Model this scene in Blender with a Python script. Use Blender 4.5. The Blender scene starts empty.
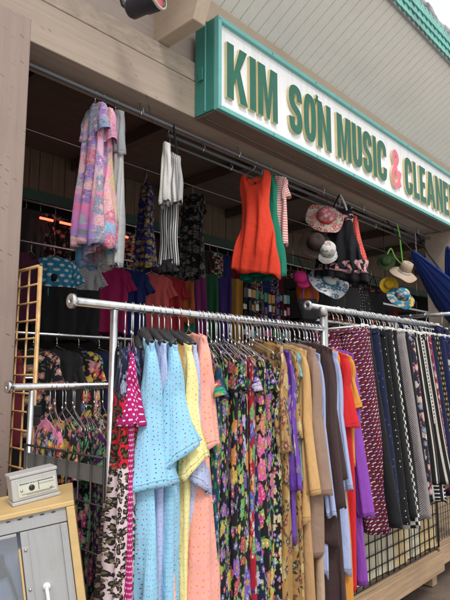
import bpy, bmesh, math, random
from mathutils import Vector, Matrix
R = math.radians
rnd = random.Random(7)
scene = bpy.context.scene
col = scene.collection

# ------------------------------------------------------------------ camera, sky, sun, exposure
EYE = 1.55
cam_d = bpy.data.cameras.new('camera'); cam = bpy.data.objects.new('camera', cam_d); col.objects.link(cam)
cam_d.sensor_fit = 'VERTICAL'; cam_d.sensor_height = 24.0; cam_d.lens = 24.0 * 550 / 600
cam_d.clip_start = 0.05; cam_d.clip_end = 2000
cam.location = (0, 0, EYE)
cam.rotation_euler = (R(90) + math.atan(75 / 550), 0, R(43.1) - R(90))
scene.camera = cam

world = bpy.data.worlds.new('World'); scene.world = world; world.use_nodes = True
wn = world.node_tree; wn.nodes.clear()
sky = wn.nodes.new('ShaderNodeTexSky'); sky.sky_type = 'NISHITA'; sky.sun_disc = False
sky.sun_elevation = R(52); sky.sun_rotation = R(205)
sky.air_density = 1.0; sky.dust_density = 6.0; sky.ozone_density = 1.0
hs = wn.nodes.new('ShaderNodeHueSaturation'); hs.inputs['Saturation'].default_value = 0.18
bg = wn.nodes.new('ShaderNodeBackground'); bg.inputs['Strength'].default_value = 0.12
wo = wn.nodes.new('ShaderNodeOutputWorld')
wn.links.new(sky.outputs[0], hs.inputs['Color']); cl_n = wn.nodes.new('ShaderNodeTexNoise'); cl_n.inputs['Scale'].default_value = 2.2; cl_n.inputs['Detail'].default_value = 5
cl_m = wn.nodes.new('ShaderNodeMix'); cl_m.data_type = 'RGBA'; cl_m.inputs[0].default_value = .8; cl_r = wn.nodes.new('ShaderNodeMix'); cl_r.data_type = 'RGBA'
cl_r.inputs[6].default_value = (5.6, 5.7, 5.9, 1); cl_r.inputs[7].default_value = (7.6, 7.6, 7.6, 1)   # bright even cloud deck
wn.links.new(cl_n.outputs[0], cl_r.inputs[0]); wn.links.new(hs.outputs[0], cl_m.inputs[6]); wn.links.new(cl_r.outputs[2], cl_m.inputs[7]); wn.links.new(cl_m.outputs[2], bg.inputs[0]); wn.links.new(bg.outputs[0], wo.inputs[0])

sun_d = bpy.data.lights.new('sun', 'SUN'); sun_d.energy = 1.25; sun_d.angle = R(14); sun_d.color = (1, .96, .9)
sun = bpy.data.objects.new('sun', sun_d); col.objects.link(sun)
_sd = Vector((math.sin(R(205)) * math.cos(R(52)), math.cos(R(205)) * math.cos(R(52)), math.sin(R(52))))
sun.rotation_euler = (-_sd).to_track_quat('-Z', 'Y').to_euler()
sun.location = (-3, -8, 12)

scene.view_settings.view_transform = 'Standard'; scene.view_settings.look = 'None'
scene.view_settings.gamma = 1.0; scene.view_settings.use_curve_mapping = False
scene.view_settings.exposure = 0.55
scene.cycles.max_bounces = 8; scene.cycles.diffuse_bounces = 5
scene.cycles.use_denoising = True

# ------------------------------------------------------------------ node helper
class NT:
    def __init__(s, m): s.m = m; s.t = m.node_tree; s.t.nodes.clear()
    def n(s, typ, **kw):
        x = s.t.nodes.new('ShaderNode' + typ)
        for k, v in kw.items(): setattr(x, k, v)
        return x
    def put(s, sock, v):
        if v is None: return
        if isinstance(v, bpy.types.NodeSocket): s.t.links.new(v, sock)
        else:
            if isinstance(v, (tuple, list)) and sock.type == 'RGBA' and len(v) == 3: v = (*v, 1)
            sock.default_value = v
    def math(s, op, a, b=None, c=None, clamp=False):
        x = s.n('Math', operation=op, use_clamp=clamp); s.put(x.inputs[0], a); s.put(x.inputs[1], b); s.put(x.inputs[2], c); return x.outputs[0]
    def vm(s, op, a, b=None, out=0):
        x = s.n('VectorMath', operation=op); s.put(x.inputs[0], a)
        if b is not None:
            s.put(x.inputs[3 if op == 'SCALE' else 1], b)
        return x.outputs[out]
    def mix(s, f, a, b, mode='MIX'):
        x = s.n('Mix', data_type='RGBA', blend_type=mode); s.put(x.inputs[0], f); s.put(x.inputs[6], a); s.put(x.inputs[7], b); return x.outputs[2]
    def step(s, v, lo, hi):
        x = s.n('MapRange'); x.clamp = True; s.put(x.inputs[0], v); s.put(x.inputs[1], lo); s.put(x.inputs[2], hi); return x.outputs[0]
    def uv(s):
        x = s.n('UVMap'); x.uv_map = 'UVMap'; return x.outputs[0]
    def obj(s): return s.n('TexCoord').outputs['Object']
    def gen(s): return s.n('NewGeometry').outputs['Position']
    def noise(s, vec, scale, detail=2, rough=.5, out='Fac', dims='3D', dist=0):
        x = s.n('TexNoise', noise_dimensions=dims); s.put(x.inputs['Vector'], vec); s.put(x.inputs['Scale'], scale)
        s.put(x.inputs['Detail'], detail); s.put(x.inputs['Roughness'], rough); s.put(x.inputs['Distortion'], dist); return x.outputs[out]
    def vor(s, vec, scale, randomness=1, feature='F1'):
        x = s.n('TexVoronoi', voronoi_dimensions='2D', feature=feature); s.put(x.inputs['Vector'], vec); s.put(x.inputs['Scale'], scale)
        s.put(x.inputs['Randomness'], randomness); return x
    def ramp(s, f, cols, const=True):
        x = s.n('ValToRGB'); r = x.color_ramp; r.interpolation = 'CONSTANT' if const else 'LINEAR'
        k = len(cols)
        for i, c in enumerate(cols):
            pos = (i / k) if const else i / max(1, k - 1)
            e = r.elements[i] if i < 2 else r.elements.new(pos)
            e.position = pos; e.color = (*c, 1)
        if k == 1: r.elements[1].color = (*cols[0], 1)
        s.put(x.inputs[0], f); return x.outputs[0]
    def sep(s, v):
        x = s.n('SeparateXYZ'); s.put(x.inputs[0], v); return x.outputs
    def comb(s, x_, y_, z_=0.0):
        x = s.n('CombineXYZ'); s.put(x.inputs[0], x_); s.put(x.inputs[1], y_); s.put(x.inputs[2], z_); return x.outputs[0]
    def bump(s, h, strength=.3, dist=.01, normal=None):
        x = s.n('Bump'); s.put(x.inputs['Strength'], strength); s.put(x.inputs['Distance'], dist); s.put(x.inputs['Height'], h); s.put(x.inputs['Normal'], normal); return x.outputs[0]
    def out(s, colr, rough=.6, metal=0, normal=None, spec=.5, sheen=0, emis=None, estr=0, coat=0):
        b = s.n('BsdfPrincipled'); s.put(b.inputs['Base Color'], colr); s.put(b.inputs['Roughness'], rough); s.put(b.inputs['Metallic'], metal)
        s.put(b.inputs['Specular IOR Level'], spec); s.put(b.inputs['Sheen Weight'], sheen); s.put(b.inputs['Coat Weight'], coat)
        if normal is not None: s.put(b.inputs['Normal'], normal)
        if emis: s.put(b.inputs['Emission Color'], emis); s.put(b.inputs['Emission Strength'], estr)
        o = s.n('OutputMaterial'); s.t.links.new(b.outputs[0], o.inputs[0]); return b

def mat(name):
    m = bpy.data.materials.new(name); m.use_nodes = True; return m, NT(m)

# ---------- hard materials
def m_plain(name, c, rough=.5, metal=0, var=.08, scale=8, bump=0, bscale=60, spec=.5):
    m, t = mat(name); p = t.obj()
    n = t.noise(p, scale, 4, .6)
    c2 = t.mix(t.step(n, .3, .7), tuple(x * (1 - var) for x in c), tuple(min(1, x * (1 + var)) for x in c))
    nr = t.bump(t.noise(p, bscale, 3), bump, .004) if bump else None
    t.out(c2, t.math('ADD', t.math('MULTIPLY', n, .15), rough - .07) if metal else rough, metal, nr, spec); return m
def m_wood(name, c, axis, rough=.7, var=.25, dashes=0, bump=.25, stretch=.06, dirt=.25):
    """painted or raw timber: grain drawn out along one axis, dirt, little dark checks"""
    m, t = mat(name); p = t.gen()
    sc = [1, 1, 1]; sc['xyz'.index(axis)] = stretch
    q = t.vm('MULTIPLY', p, tuple(sc))
    g = t.noise(q, 34, 5, .65, dist=.4); big = t.noise(p, 1.7, 4, .6)
    c2 = t.mix(t.step(g, .25, .75), tuple(x * (1 - var) for x in c), tuple(min(1, x * (1 + var * .6)) for x in c))
    c2 = t.mix(t.math('MULTIPLY', t.step(big, .52, .75), dirt), c2, tuple(x * .5 for x in c))
    h = g
    if dashes:
        sx, sy, sz = t.sep(p)
        u = t.math('ADD', t.math('SUBTRACT', sx, sy), t.math('MULTIPLY', sz, .0))
        dv = t.comb(t.math('MULTIPLY', u, 22.0), t.math('ADD', t.math('MULTIPLY', sz, 30.0), t.math('MULTIPLY', u, 13)))
        v = t.vor(dv, 1.0, 1)
        d = t.vm('SUBTRACT', dv, v.outputs['Position']); dx, dy, _ = t.sep(d)
        r = t.math('ADD', t.math('POWER', t.math('MULTIPLY', dx, 3.6), 2), t.math('POWER', t.math('MULTIPLY', dy, 12), 2))
        pres = t.math('GREATER_THAN', t.sep(v.outputs['Color'])[0], 1 - dashes)
        k = t.math('MULTIPLY', t.math('LESS_THAN', r, 1), pres)
        k = t.math('MULTIPLY', t.math('MULTIPLY', k, t.step(t.noise(p, 5, 2), .45, .6)), .8)
        c2 = t.mix(k, c2, (.06, .045, .04)); h = t.math('SUBTRACT', g, k)
    t.out(c2, rough, 0, t.bump(h, bump, .004)); return m
def m_chrome(name='chrome', c=(.72, .73, .75), rough=.2):
    m, t = mat(name); n = t.noise(t.obj(), 30, 4)
    t.out(t.mix(t.step(n, .45, .75), c, tuple(x * .72 for x in c)), t.math('ADD', rough - .06, t.math('MULTIPLY', n, .16)), 1); return m
def m_emit(name, c, s):
    m, t = mat(name); t.out((.2, .02, .02), .4, emis=c, estr=s); return m

# ---------- cloth materials (uv in metres: x around the cloth, y down the cloth)
def cloth_out(t, c, rough=.85, wr=.55, sheen=.04, spec=.18):
    uv = t.uv()
    w = t.noise(t.vm('MULTIPLY', uv, (1.0, .38, 1)), 16, 3, .55)
    f = t.noise(uv, 420, 1)
    cr = t.noise(t.vm('MULTIPLY', uv, (1.0, .8, 1)), 7, 2, .5, dist=1.2)
    n = t.bump(f, .12, .0015); n = t.bump(w, wr, .02, n); n = t.bump(t.math('ABSOLUTE', t.math('SUBTRACT', cr, .5)), .22, .03, n)
    hm = t.n('UVMap'); hm.uv_map = 'Hem'; hd = t.sep(hm.outputs[0])[1]; hl_ = t.math('LESS_THAN', t.math('ABSOLUTE', t.math('SUBTRACT', hd, .021)), .0016)
    n = t.bump(t.math('SUBTRACT', 1, hl_), .6, .004, n); c = t.mix(t.math('MULTIPLY', hl_, .45), c, (.02, .018, .018))
    wear = t.noise(uv, 5, 3)
    c = t.mix(t.math('MULTIPLY', t.step(wear, .3, .75), .14), c, (.02, .02, .02))
    t.out(c, rough, 0, n, spec, sheen)
def c_plain(c, **kw):
    def f(t): return t.mix(t.noise(t.uv(), 60, 3), tuple(x * .9 for x in c), tuple(min(1, x * 1.08) for x in c))
    return f
def c_dots(base, dots, pitch, r, rand=.35, pres=0.0):
    def f(t):
        v = t.vor(t.uv(), 1 / pitch, rand)
        k = t.math('LESS_THAN', v.outputs['Distance'], r / pitch)
        s = t.sep(v.outputs['Color'])
        if pres: k = t.math('MULTIPLY', k, t.math('GREATER_THAN', s[1], pres))
        return t.mix(k, base(t) if callable(base) else base, t.ramp(s[0], dots))
    return f
def c_grid_dots(base, dot, pitch, r):
    def f(t):
        x, y, _ = t.sep(t.vm('SCALE', t.uv(), 1 / pitch))
        row = t.math('FLOOR', t.math('MULTIPLY', y, 1.0))
        xx = t.math('SUBTRACT', t.math('FRACT', t.math('ADD', x, t.math('MULTIPLY', row, .5))), .5)
        yy = t.math('SUBTRACT', t.math('FRACT', y), .5)
        d = t.math('SQRT', t.math('ADD', t.math('MULTIPLY', xx, xx), t.math('MULTIPLY', yy, yy)))
        return t.mix(t.math('LESS_THAN', d, r / pitch), base, dot)
    return f
def flower_layer(t, base, uv, pitch, cols, R0, petals, pres, centre, soft=.06, lobe=.15):
    p = t.vm('SCALE', uv, 1 / pitch); v = t.vor(p, 1.0, .9)
    d = t.vm('SUBTRACT', p, v.outputs['Position']); x, y, _ = t.sep(d)
    s = t.sep(v.outputs['Color'])
    ang = t.math('ARCTAN2', x, y); rr = v.outputs['Distance']
    ph = t.math('MULTIPLY', s[2], 6.28)
    lob = t.math('COSINE', t.math('ADD', t.math('MULTIPLY', ang, petals), ph))
    rad = t.math('MULTIPLY', t.math('ADD', .84, t.math('MULTIPLY', lob, lobe)), t.math('MULTIPLY', R0, t.math('ADD', .65, t.math('MULTIPLY', s[1], .5))))
    edge = t.noise(p, 5.0, 4, .7); rad = t.math('MULTIPLY', rad, t.math('ADD', .45, t.math('MULTIPLY', edge, 1.05)))
    k = t.step(rr, t.math('ADD', rad, soft), rad)
    k = t.math('MULTIPLY', k, t.math('GREATER_THAN', t.math('FRACT', t.math('MULTIPLY', s[2], 7.3)), 1 - pres))
    pc = t.ramp(s[0], cols)
    q = t.math('DIVIDE', rr, t.math('ADD', rad, .001))
    tex = t.noise(t.comb(t.math('MULTIPLY', ang, 3.0), t.math('MULTIPLY', rr, 8.0)), 2.2, 2)
    pc = t.mix(t.step(tex, .42, .62), pc, t.mix(.5, pc, (.02, .01, .03)))
    pc = t.mix(t.math('MULTIPLY', t.step(t.noise(p, 9, 2), .52, .66), .45), pc, (.75, .66, .5))
    pc = t.mix(t.step(q, .35, .2), pc, centre)
    return t.mix(k, base, pc)
def c_floral(base, cols, leaf, pitch=.09, R0=.5, petals=5, pres=.8, centre=(.8, .55, .05), leafd=.5, small=None, soft=.06):
    def f(t):
        uv = t.uv(); wv = t.vm('ADD', uv, t.vm('SCALE', t.noise(uv, 26, 4, .65, out='Color'), .042))
        b = base(t) if callable(base) else base
        p = t.vm('SCALE', wv, 1 / (pitch * .55)); v = t.vor(p, 1.0, 1)
        d = t.vm('SUBTRACT', p, v.outputs['Position']); x, y, _ = t.sep(d); s = t.sep(v.outputs['Color'])
        a = t.math('MULTIPLY', s[0], 6.28); ca, sa = t.math('COSINE', a), t.math('SINE', a)
        lx = t.math('ADD', t.math('MULTIPLY', x, ca), t.math('MULTIPLY', y, sa)); ly = t.math('SUBTRACT', t.math('MULTIPLY', y, ca), t.math('MULTIPLY', x, sa))
        e = t.math('ADD', t.math('POWER', t.math('MULTIPLY', lx, 2.1), 2), t.math('POWER', t.math('MULTIPLY', ly, 5.5), 2))
        k = t.math('MULTIPLY', t.math('LESS_THAN', e, 1), t.math('GREATER_THAN', s[1], 1 - leafd))
        lc = t.mix(s[2], tuple(x_ * .55 for x_ in leaf), tuple(min(1, x_ * 1.5) for x_ in leaf))
        b = t.mix(k, b, lc)
        if small: b = flower_layer(t, b, t.vm('ADD', uv, (.31, .17, 0)), pitch * .42, small, .5, 5, .55, (.8, .7, .2))
        return flower_layer(t, b, t.vm('ADD', uv, t.vm('SCALE', t.noise(uv, 30, 3, .6, out='Color'), .012)), pitch, cols, R0, petals, pres, centre, soft)
    return f
def c_leopard(base, ink, inner, pitch=.035):
    def f(t):
        uv = t.uv(); w = t.vm('ADD', uv, t.vm('SCALE', t.noise(uv, 45, 2, out='Color'), .018))
        v = t.vor(w, 1 / pitch, .9); d = v.outputs['Distance']
        n = t.noise(uv, 90, 1)
        ring = t.math('MULTIPLY', t.math('GREATER_THAN', d, .20), t.math('LESS_THAN', d, .50)); ring = t.math('MULTIPLY', ring, t.math('GREATER_THAN', n, .42))
        b = t.mix(t.math('LESS_THAN', d, .3), base(t) if callable(base) else base, inner)
        return t.mix(ring, b, ink)
    return f
def c_bands(stops):
    """different prints one under another: (v limit, print) pairs down the cloth"""
    def f(t):
        y = t.sep(t.uv())[1]; n = t.noise(t.uv(), 18, 2); yy = t.math('ADD', y, t.math('MULTIPLY', t.math('SUBTRACT', n, .5), .12))
        c = stops[0][1](t)
        for lim, fn in stops[1:]: c = t.mix(t.step(yy, lim - .01, lim + .01), c, fn(t))
        return c
    return f
def c_ombre(stops, L):
    def f(t):
        y = t.math('DIVIDE', t.sep(t.uv())[1], L); n = t.noise(t.uv(), 9, 3)
        return t.ramp(t.math('ADD', y, t.math('MULTIPLY', t.math('SUBTRACT', n, .5), .18)), stops, False)
    return f
def c_stripes(a, b, pitch, duty=.5, ax=0):
    def f(t):
        x = t.sep(t.uv())[ax]
        return t.mix(t.math('LESS_THAN', t.math('FRACT', t.math('MULTIPLY', x, 1 / pitch)), duty), a, b)
    return f
def c_ladder(a, b, px, py):
    def f(t):
        x, y, _ = t.sep(t.uv())
        fx = t.math('FRACT', t.math('DIVIDE', x, px)); fy = t.math('FRACT', t.math('DIVIDE', y, py))
        k = t.math('MAXIMUM', t.math('LESS_THAN', fx, .14), t.math('MULTIPLY', t.math('LESS_THAN', fy, .3), t.math('LESS_THAN', fx, .62)))
        return t.mix(k, a, b)
    return f
def c_hound(a, b, pitch):
    def f(t):
        uv = t.vm('ADD', t.uv(), t.vm('SCALE', t.noise(t.uv(), 30, 2, out='Color'), .006))
        x, y, _ = t.sep(t.vm('SCALE', uv, 1 / pitch))
        s = t.math('ADD', t.math('SINE', t.math('MULTIPLY', t.math('ADD', x, y), 6.28)), t.math('SINE', t.math('MULTIPLY', t.math('SUBTRACT', x, y), 6.28)))
        return t.mix(t.step(s, -.15, .15), a, b)
    return f
def c_geo(base, cols, pitch):
    def f(t):
        x, y, _ = t.sep(t.vm('SCALE', t.uv(), 1 / pitch))
        row = t.math('FLOOR', y); cell = t.comb(t.math('FLOOR', t.math('ADD', x, t.math('MULTIPLY', row, .5))), row)
        fx = t.math('SUBTRACT', t.math('FRACT', t.math('ADD', x, t.math('MULTIPLY', row, .5))), .5); fy = t.math('SUBTRACT', t.math('FRACT', y), .5)
        wnz = t.n('TexWhiteNoise', noise_dimensions='2D'); t.put(wnz.inputs['Vector'], cell); w = wnz.outputs['Value']
        diag = t.math('ADD', fx, fy)
        d1 = t.math('MULTIPLY', t.math('LESS_THAN', t.math('ABSOLUTE', t.math('ADD', diag, .05)), .17), t.math('LESS_THAN', t.math('ABSOLUTE', t.math('SUBTRACT', fx, fy)), .42))
        c = t.mix(d1, base, t.ramp(w, cols))
        d2 = t.math('LESS_THAN', t.math('ADD', t.math('ABSOLUTE', t.math('SUBTRACT', fx, .3)), t.math('ABSOLUTE', t.math('ADD', fy, .22))), .17)
        return t.mix(d2, c, (.75, .72, .7))
    return f
_cl = {}
def CL(name, fn=None, **kw):
    if name not in _cl:
        m, t = mat(name); cloth_out(t, fn(t), **kw); _cl[name] = m
    return _cl[name]

# ------------------------------------------------------------------ mesh helpers
def link_mesh(name, bm, m, parent=None, smooth=False, loc=None):
    me = bpy.data.meshes.new(name); bm.normal_update(); bm.to_mesh(me); bm.free()
    for x in (m if isinstance(m, (list, tuple)) else [m]): me.materials.append(x)
    if smooth:
        for p in me.polygons: p.use_smooth = True
    o = bpy.data.objects.new(name, me); col.objects.link(o)
    if parent: o.parent = parent
    if loc: o.location = loc
    return o
def empty(name, loc=(0, 0, 0), rot=(0, 0, 0)):
    o = bpy.data.objects.new(name, None); col.objects.link(o); o.empty_display_size = .1; o.location = loc; o.rotation_euler = rot; return o
def tag(o, label=None, cat=None, group=None, kind=None):
    if label: o['label'] = label
    if cat: o['category'] = cat
    if group: o['group'] = group
    if kind: o['kind'] = kind
    return o
def box(bm, a, b, mi=0, bev=0):
    vs = [bm.verts.new((x, y, z)) for x in (a[0], b[0]) for y in (a[1], b[1]) for z in (a[2], b[2])]
    fs = []
    for q in ((0, 1, 3, 2), (4, 6, 7, 5), (0, 4, 5, 1), (2, 3, 7, 6), (0, 2, 6, 4), (1, 5, 7, 3)):
        f = bm.faces.new([vs[i] for i in q]); f.material_index = mi; fs.append(f)
    if bev:
        es = list({e for f in fs for e in f.edges})
        bmesh.ops.bevel(bm, geom=es, offset=bev, segments=2, affect='EDGES', profile=.5)
    return vs
def tube(bm, pts, r, seg=8, mi=0, cap=True, closed=False):
    pts = [Vector(p) for p in pts]; n = len(pts); rings = []
    up = None
    for i, p in enumerate(pts):
        if closed: d = pts[(i + 1) % n] - pts[i - 1]
        else: d = (pts[min(i + 1, n - 1)] - pts[max(i - 1, 0)])
        d.normalize()
        if up is None:
            up = Vector((0, 0, 1)) if abs(d.z) < .9 else Vector((1, 0, 0))
        a = d.cross(up)
        if a.length < 1e-4: a = d.cross(Vector((.3, 1, .2)))
        a.normalize(); b = a.cross(d).normalized(); up = b
        rr = r(i / (n - 1)) if callable(r) else r
        rings.append([bm.verts.new(p + a * rr * math.cos(2 * math.pi * k / seg) + b * rr * math.sin(2 * math.pi * k / seg)) for k in range(seg)])
    m = n if closed else n - 1
    for i in range(m):
        A, B = rings[i], rings[(i + 1) % n]
        for k in range(seg):
            f = bm.faces.new((A[k], A[(k + 1) % seg], B[(k + 1) % seg], B[k])); f.material_index = mi; f.smooth = True
    if cap and not closed:
        for q in (rings[0][::-1], rings[-1]):
            f = bm.faces.new(q); f.material_index = mi
def lathe(bm, prof, seg=32, centre=(0, 0, 0), axis='z', mi=0, wob=None):
    rings = []
    for (r, z) in prof:
        ring = []
        for k in range(seg):
            a = 2 * math.pi * k / seg
            w = wob(a, r) if wob else 0
            v = Vector((r * math.cos(a), r * math.sin(a), z + w))
            if axis == 'x': v = Vector((v.z, v.x, v.y))
            if axis == 'y': v = Vector((v.x, v.z, v.y))
            ring.append(bm.verts.new(v + Vector(centre)))
        rings.append(ring)
    for A, B in zip(rings, rings[1:]):
        for k in range(seg):
            f = bm.faces.new((A[k], A[(k + 1) % seg], B[(k + 1) % seg], B[k])); f.material_index = mi; f.smooth = True
    return rings
def BM(): return bmesh.new()
def box_obj(name, a, b, m, parent=None, bev=0):
    bm = BM(); box(bm, a, b, 0, bev); return link_mesh(name, bm, m, parent)
def lerp_list(l, v):
    for (a, x), (b, y) in zip(l, l[1:]):
        if v <= b:
            k = (v - a) / (b - a); k = k * k * (3 - 2 * k); return x + (y - x) * k
    return l[-1][1]

# ------------------------------------------------------------------ common materials
M_post = m_wood('post_paint', (.30, .222, .19), 'z', .6, .14, dashes=.4, dirt=.3)
M_beam = m_wood('beam_paint', (.385, .305, .245), 'x', .65, .16, dashes=.06, dirt=.5)
M_rough = m_wood('rough_beam_paint', (.40, .325, .265), 'x', .8, .28, dirt=.45, bump=.6, stretch=.3)
M_board = m_wood('wall_board_paint', (.42, .34, .305), 'x', .7, .12)
M_raft = m_wood('rafter_paint', (.47, .37, .285), 'y', .7, .12)
M_trim = m_wood('trim_paint', (.52, .41, .31), 'x', .6, .06)
M_sid = m_wood('siding_paint', (.84, .815, .775), 'y', .7, .06, dirt=.14, bump=.1)
M_gap = m_plain('siding_gap', (.035, .032, .03), .9)
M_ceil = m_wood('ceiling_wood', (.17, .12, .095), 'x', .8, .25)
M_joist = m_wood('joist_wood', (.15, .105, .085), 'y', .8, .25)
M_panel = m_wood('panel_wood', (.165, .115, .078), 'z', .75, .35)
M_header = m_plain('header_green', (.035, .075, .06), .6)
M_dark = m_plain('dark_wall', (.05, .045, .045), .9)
M_teal = m_plain('sign_teal', (.03, .20, .17), .45, var=.1, scale=5)
M_teal2 = m_plain('sign_teal_edge', (.14, .42, .40), .35, var=.06)
def m_signwhite():
    m, t = mat('sign_white'); p = t.gen(); st = t.noise(t.vm('MULTIPLY', p, (9, 9, .7)), 3, 5, .7); sp_ = t.noise(p, 7, 5, .7)
    c = t.mix(t.math('MULTIPLY', t.step(st, .46, .72), .5), (.80, .81, .83), (.58, .56, .52)); c = t.mix(t.math('MULTIPLY', t.step(sp_, .6, .8), .3), c, (.62, .60, .55)); t.out(c, .4); return m
M_white = m_signwhite()
M_lgreen = m_plain('letter_green', (.010, .115, .075), .5, var=.12, scale=14)
M_lpink = m_plain('letter_pink', (.75, .13, .22), .3, var=.1)
M_lgold = m_plain('letter_gold', (.66, .55, .30), .4, var=.08)
M_chrome = m_chrome()
M_steel = m_chrome('galvanised_steel', (.55, .56, .57), .38)
M_rail = m_plain('rail_dark_paint', (.13, .135, .15), .4, .3)
M_wire = m_chrome('hanger_wire', (.7, .7, .72), .28)
M_black = m_plain('black_plastic', (.018, .018, .02), .4)
M_grid = m_plain('black_grid_wire', (.02, .02, .022), .45)
M_grid2 = m_plain('grey_grid_wire', (.2, .2, .2), .4, .5)
M_gold = m_plain('gold_grid_wire', (.55, .33, .14), .4, .2, var=.25, scale=20)
M_pine = m_wood('pine_timber', (.40, .27, .165), 'x', .8, .4, dirt=.5, bump=.5)
M_slab = m_wood('pale_board', (.60, .55, .42), 'z', .75, .18, dirt=.5)
M_slaby = m_wood('yellowed_board', (.62, .48, .26), 'z', .75, .22, dirt=.6)
M_lwood = m_wood('cabinet_birch', (.62, .43, .19), 'x', .45, .10, dirt=.1)
def m_worn(name, c, rough=.42):
    m, t = mat(name); p = t.obj(); st = t.noise(t.vm('MULTIPLY', p, (40, 40, 2.5)), 1.5, 5, .7); bl = t.noise(p, 9, 5, .7); sc = t.noise(t.vm('MULTIPLY', p, (6, 6, 160)), 1.2, 2, .5, dist=1.5)
    c2 = t.mix(t.math('MULTIPLY', t.step(st, .5, .8), .35), c, tuple(x * .62 for x in c)); c2 = t.mix(t.math('MULTIPLY', t.step(bl, .56, .74), .4), c2, (c[0] * .72, c[1] * .62, c[2] * .52))
    c2 = t.mix(t.math('MULTIPLY', t.step(sc, .70, .74), .5), c2, tuple(min(1, x * 1.5) for x in c))
    t.out(c2, t.math('ADD', rough - .1, t.math('MULTIPLY', bl, .25)), 0, t.bump(bl, .08, .004)); return m
M_gmetal = m_worn('cabinet_grey_metal', (.385, .388, .395))
M_gbox = m_worn('cash_box_grey', (.44, .44, .435), .5)
M_plate = m_plain('name_plate', (.55, .57, .50), .35)
M_ink = m_plain('black_ink', (.02, .02, .02), .5)
M_clip = m_plain('white_clip_plastic', (.75, .74, .70), .35)
M_red = m_plain('red_plastic', (.65, .03, .02), .35)
M_greenp = m_plain('green_plastic', (.03, .35, .08), .35)
M_neon = m_emit('neon_red', (1, .06, .03), 5.0)
M_navyp = m_plain('lamp_navy', (.02, .022, .035), .5)
M_lens = m_plain('lamp_red_lens', (.55, .10, .12), .3)
M_rope = m_plain('black_rope', (.02, .02, .02), .8)

def m_ground():
    m, t = mat('asphalt_ground'); p = t.gen()
    n = t.noise(p, 90, 4, .7); b = t.noise(p, 1.2, 5, .6)
    c = t.mix(t.step(n, .35, .7), (.095, .065, .048), (.185, .135, .10)); c = t.mix(t.step(b, .45, .7), c, (.22, .175, .14))
    t.out(c, .9, 0, t.bump(n, .5, .006)); return m
def m_concrete():
    m, t = mat('floor_concrete'); p = t.gen(); n = t.noise(p, 40, 4); b = t.noise(p, 2, 4)
    c = t.mix(n, (.16, .14, .12), (.24, .21, .18)); c = t.mix(t.step(b, .5, .7), c, (.12, .10, .09)); t.out(c, .8, 0, t.bump(n, .2, .004)); return m

# ------------------------------------------------------------------ setting
bm = BM(); s = 600
vs = [bm.verts.new(p) for p in ((-s, -s, 0), (s, -s, 0), (s, s, 0), (-s, s, 0))]; bm.faces.new(vs)
def m_lot():  # unseen lot, made pale so it bounces light up to the soffit
    m, t = mat('bounce_concrete_lot'); p = t.gen(); n = t.noise(p, 30, 4, .7); b = t.noise(p, .7, 5, .6)
    c = t.mix(n, (.50, .485, .46), (.60, .585, .55)); c = t.mix(t.step(b, .5, .7), c, (.44, .42, .39)); t.out(c, .9, 0, t.bump(n, .2, .004)); return m
tag(link_mesh('ground', bm, m_lot()), kind='structure')
bm = BM(); vs = [bm.verts.new(p) for p in ((-30, .2, .004), (40, .2, .004), (40, 2.445, .004), (-30, 2.445, .004))]; bm.faces.new(vs)
tag(link_mesh('pavement', bm, m_ground()), kind='structure')
tag(box_obj('floor', (-2, 2.45, -.05), (14.5, 7.5, .012), m_concrete()), kind='structure')

B = tag(empty('shop_building', (0, 2.8, 0)), 'beige timber shop front with open porch, grey sloped soffit and teal tiled eave', 'building')
B.location = (0, 0, 0)
def P(name, a, b, m, bev=0): return box_obj(name, a, b, m, B, bev)
P('post', (.72, 2.60, 0), (1.272, 2.99, 3.435), M_post, .008)
P('post', (7.14, 2.62, 0), (7.62, 2.99, 3.435), M_beam, .008)
P('lintel_beam', (-2, 2.80, 3.44), (14.5, 3.10, 3.724), M_beam, .006)
P('upper_beam', (-2, 2.806, 3.733), (14.5, 3.09, 3.884), M_rough, .006)
P('wall_board', (-2, 2.86, 3.887), (14.5, 2.90, 4.30), M_board)
P('trim_board', (-2, 2.775, 4.25), (14.5, 2.855, 4.455), M_trim, .004)
bm = BM(); box(bm, (.93, 2.775, 3.437), (.95, 2.80, 3.60)); link_mesh('post_bracket', bm, M_rough, B)
# seam strip between wall boards at the rafter
def rafter(x0, x1, y1, z0, z1):
    bm = BM(); k = .13
    pts = [(3.0, z0), (y1 + .0, z0), (y1 - k, z1), (3.0, z1)]
    A = [bm.verts.new((x0, y, z)) for y, z in pts]; Bv = [bm.verts.new((x1, y, z)) for y, z in pts]
    bm.faces.new(A); bm.faces.new(Bv[::-1])
    for i in range(4): bm.faces.new((A[i], Bv[i], Bv[(i + 1) % 4], A[(i + 1) % 4]))
    bmesh.ops.recalc_face_normals(bm, faces=bm.faces); bmesh.ops.bevel(bm, geom=list(bm.edges), offset=.005, segments=1, affect='EDGES')
    return link_mesh('rafter_tail', bm, M_raft, B)
rafter(2.31, 2.42, 2.45, 3.89, 4.22)
rafter(.35, .46, 2.45, 3.89, 4.22)
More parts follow.
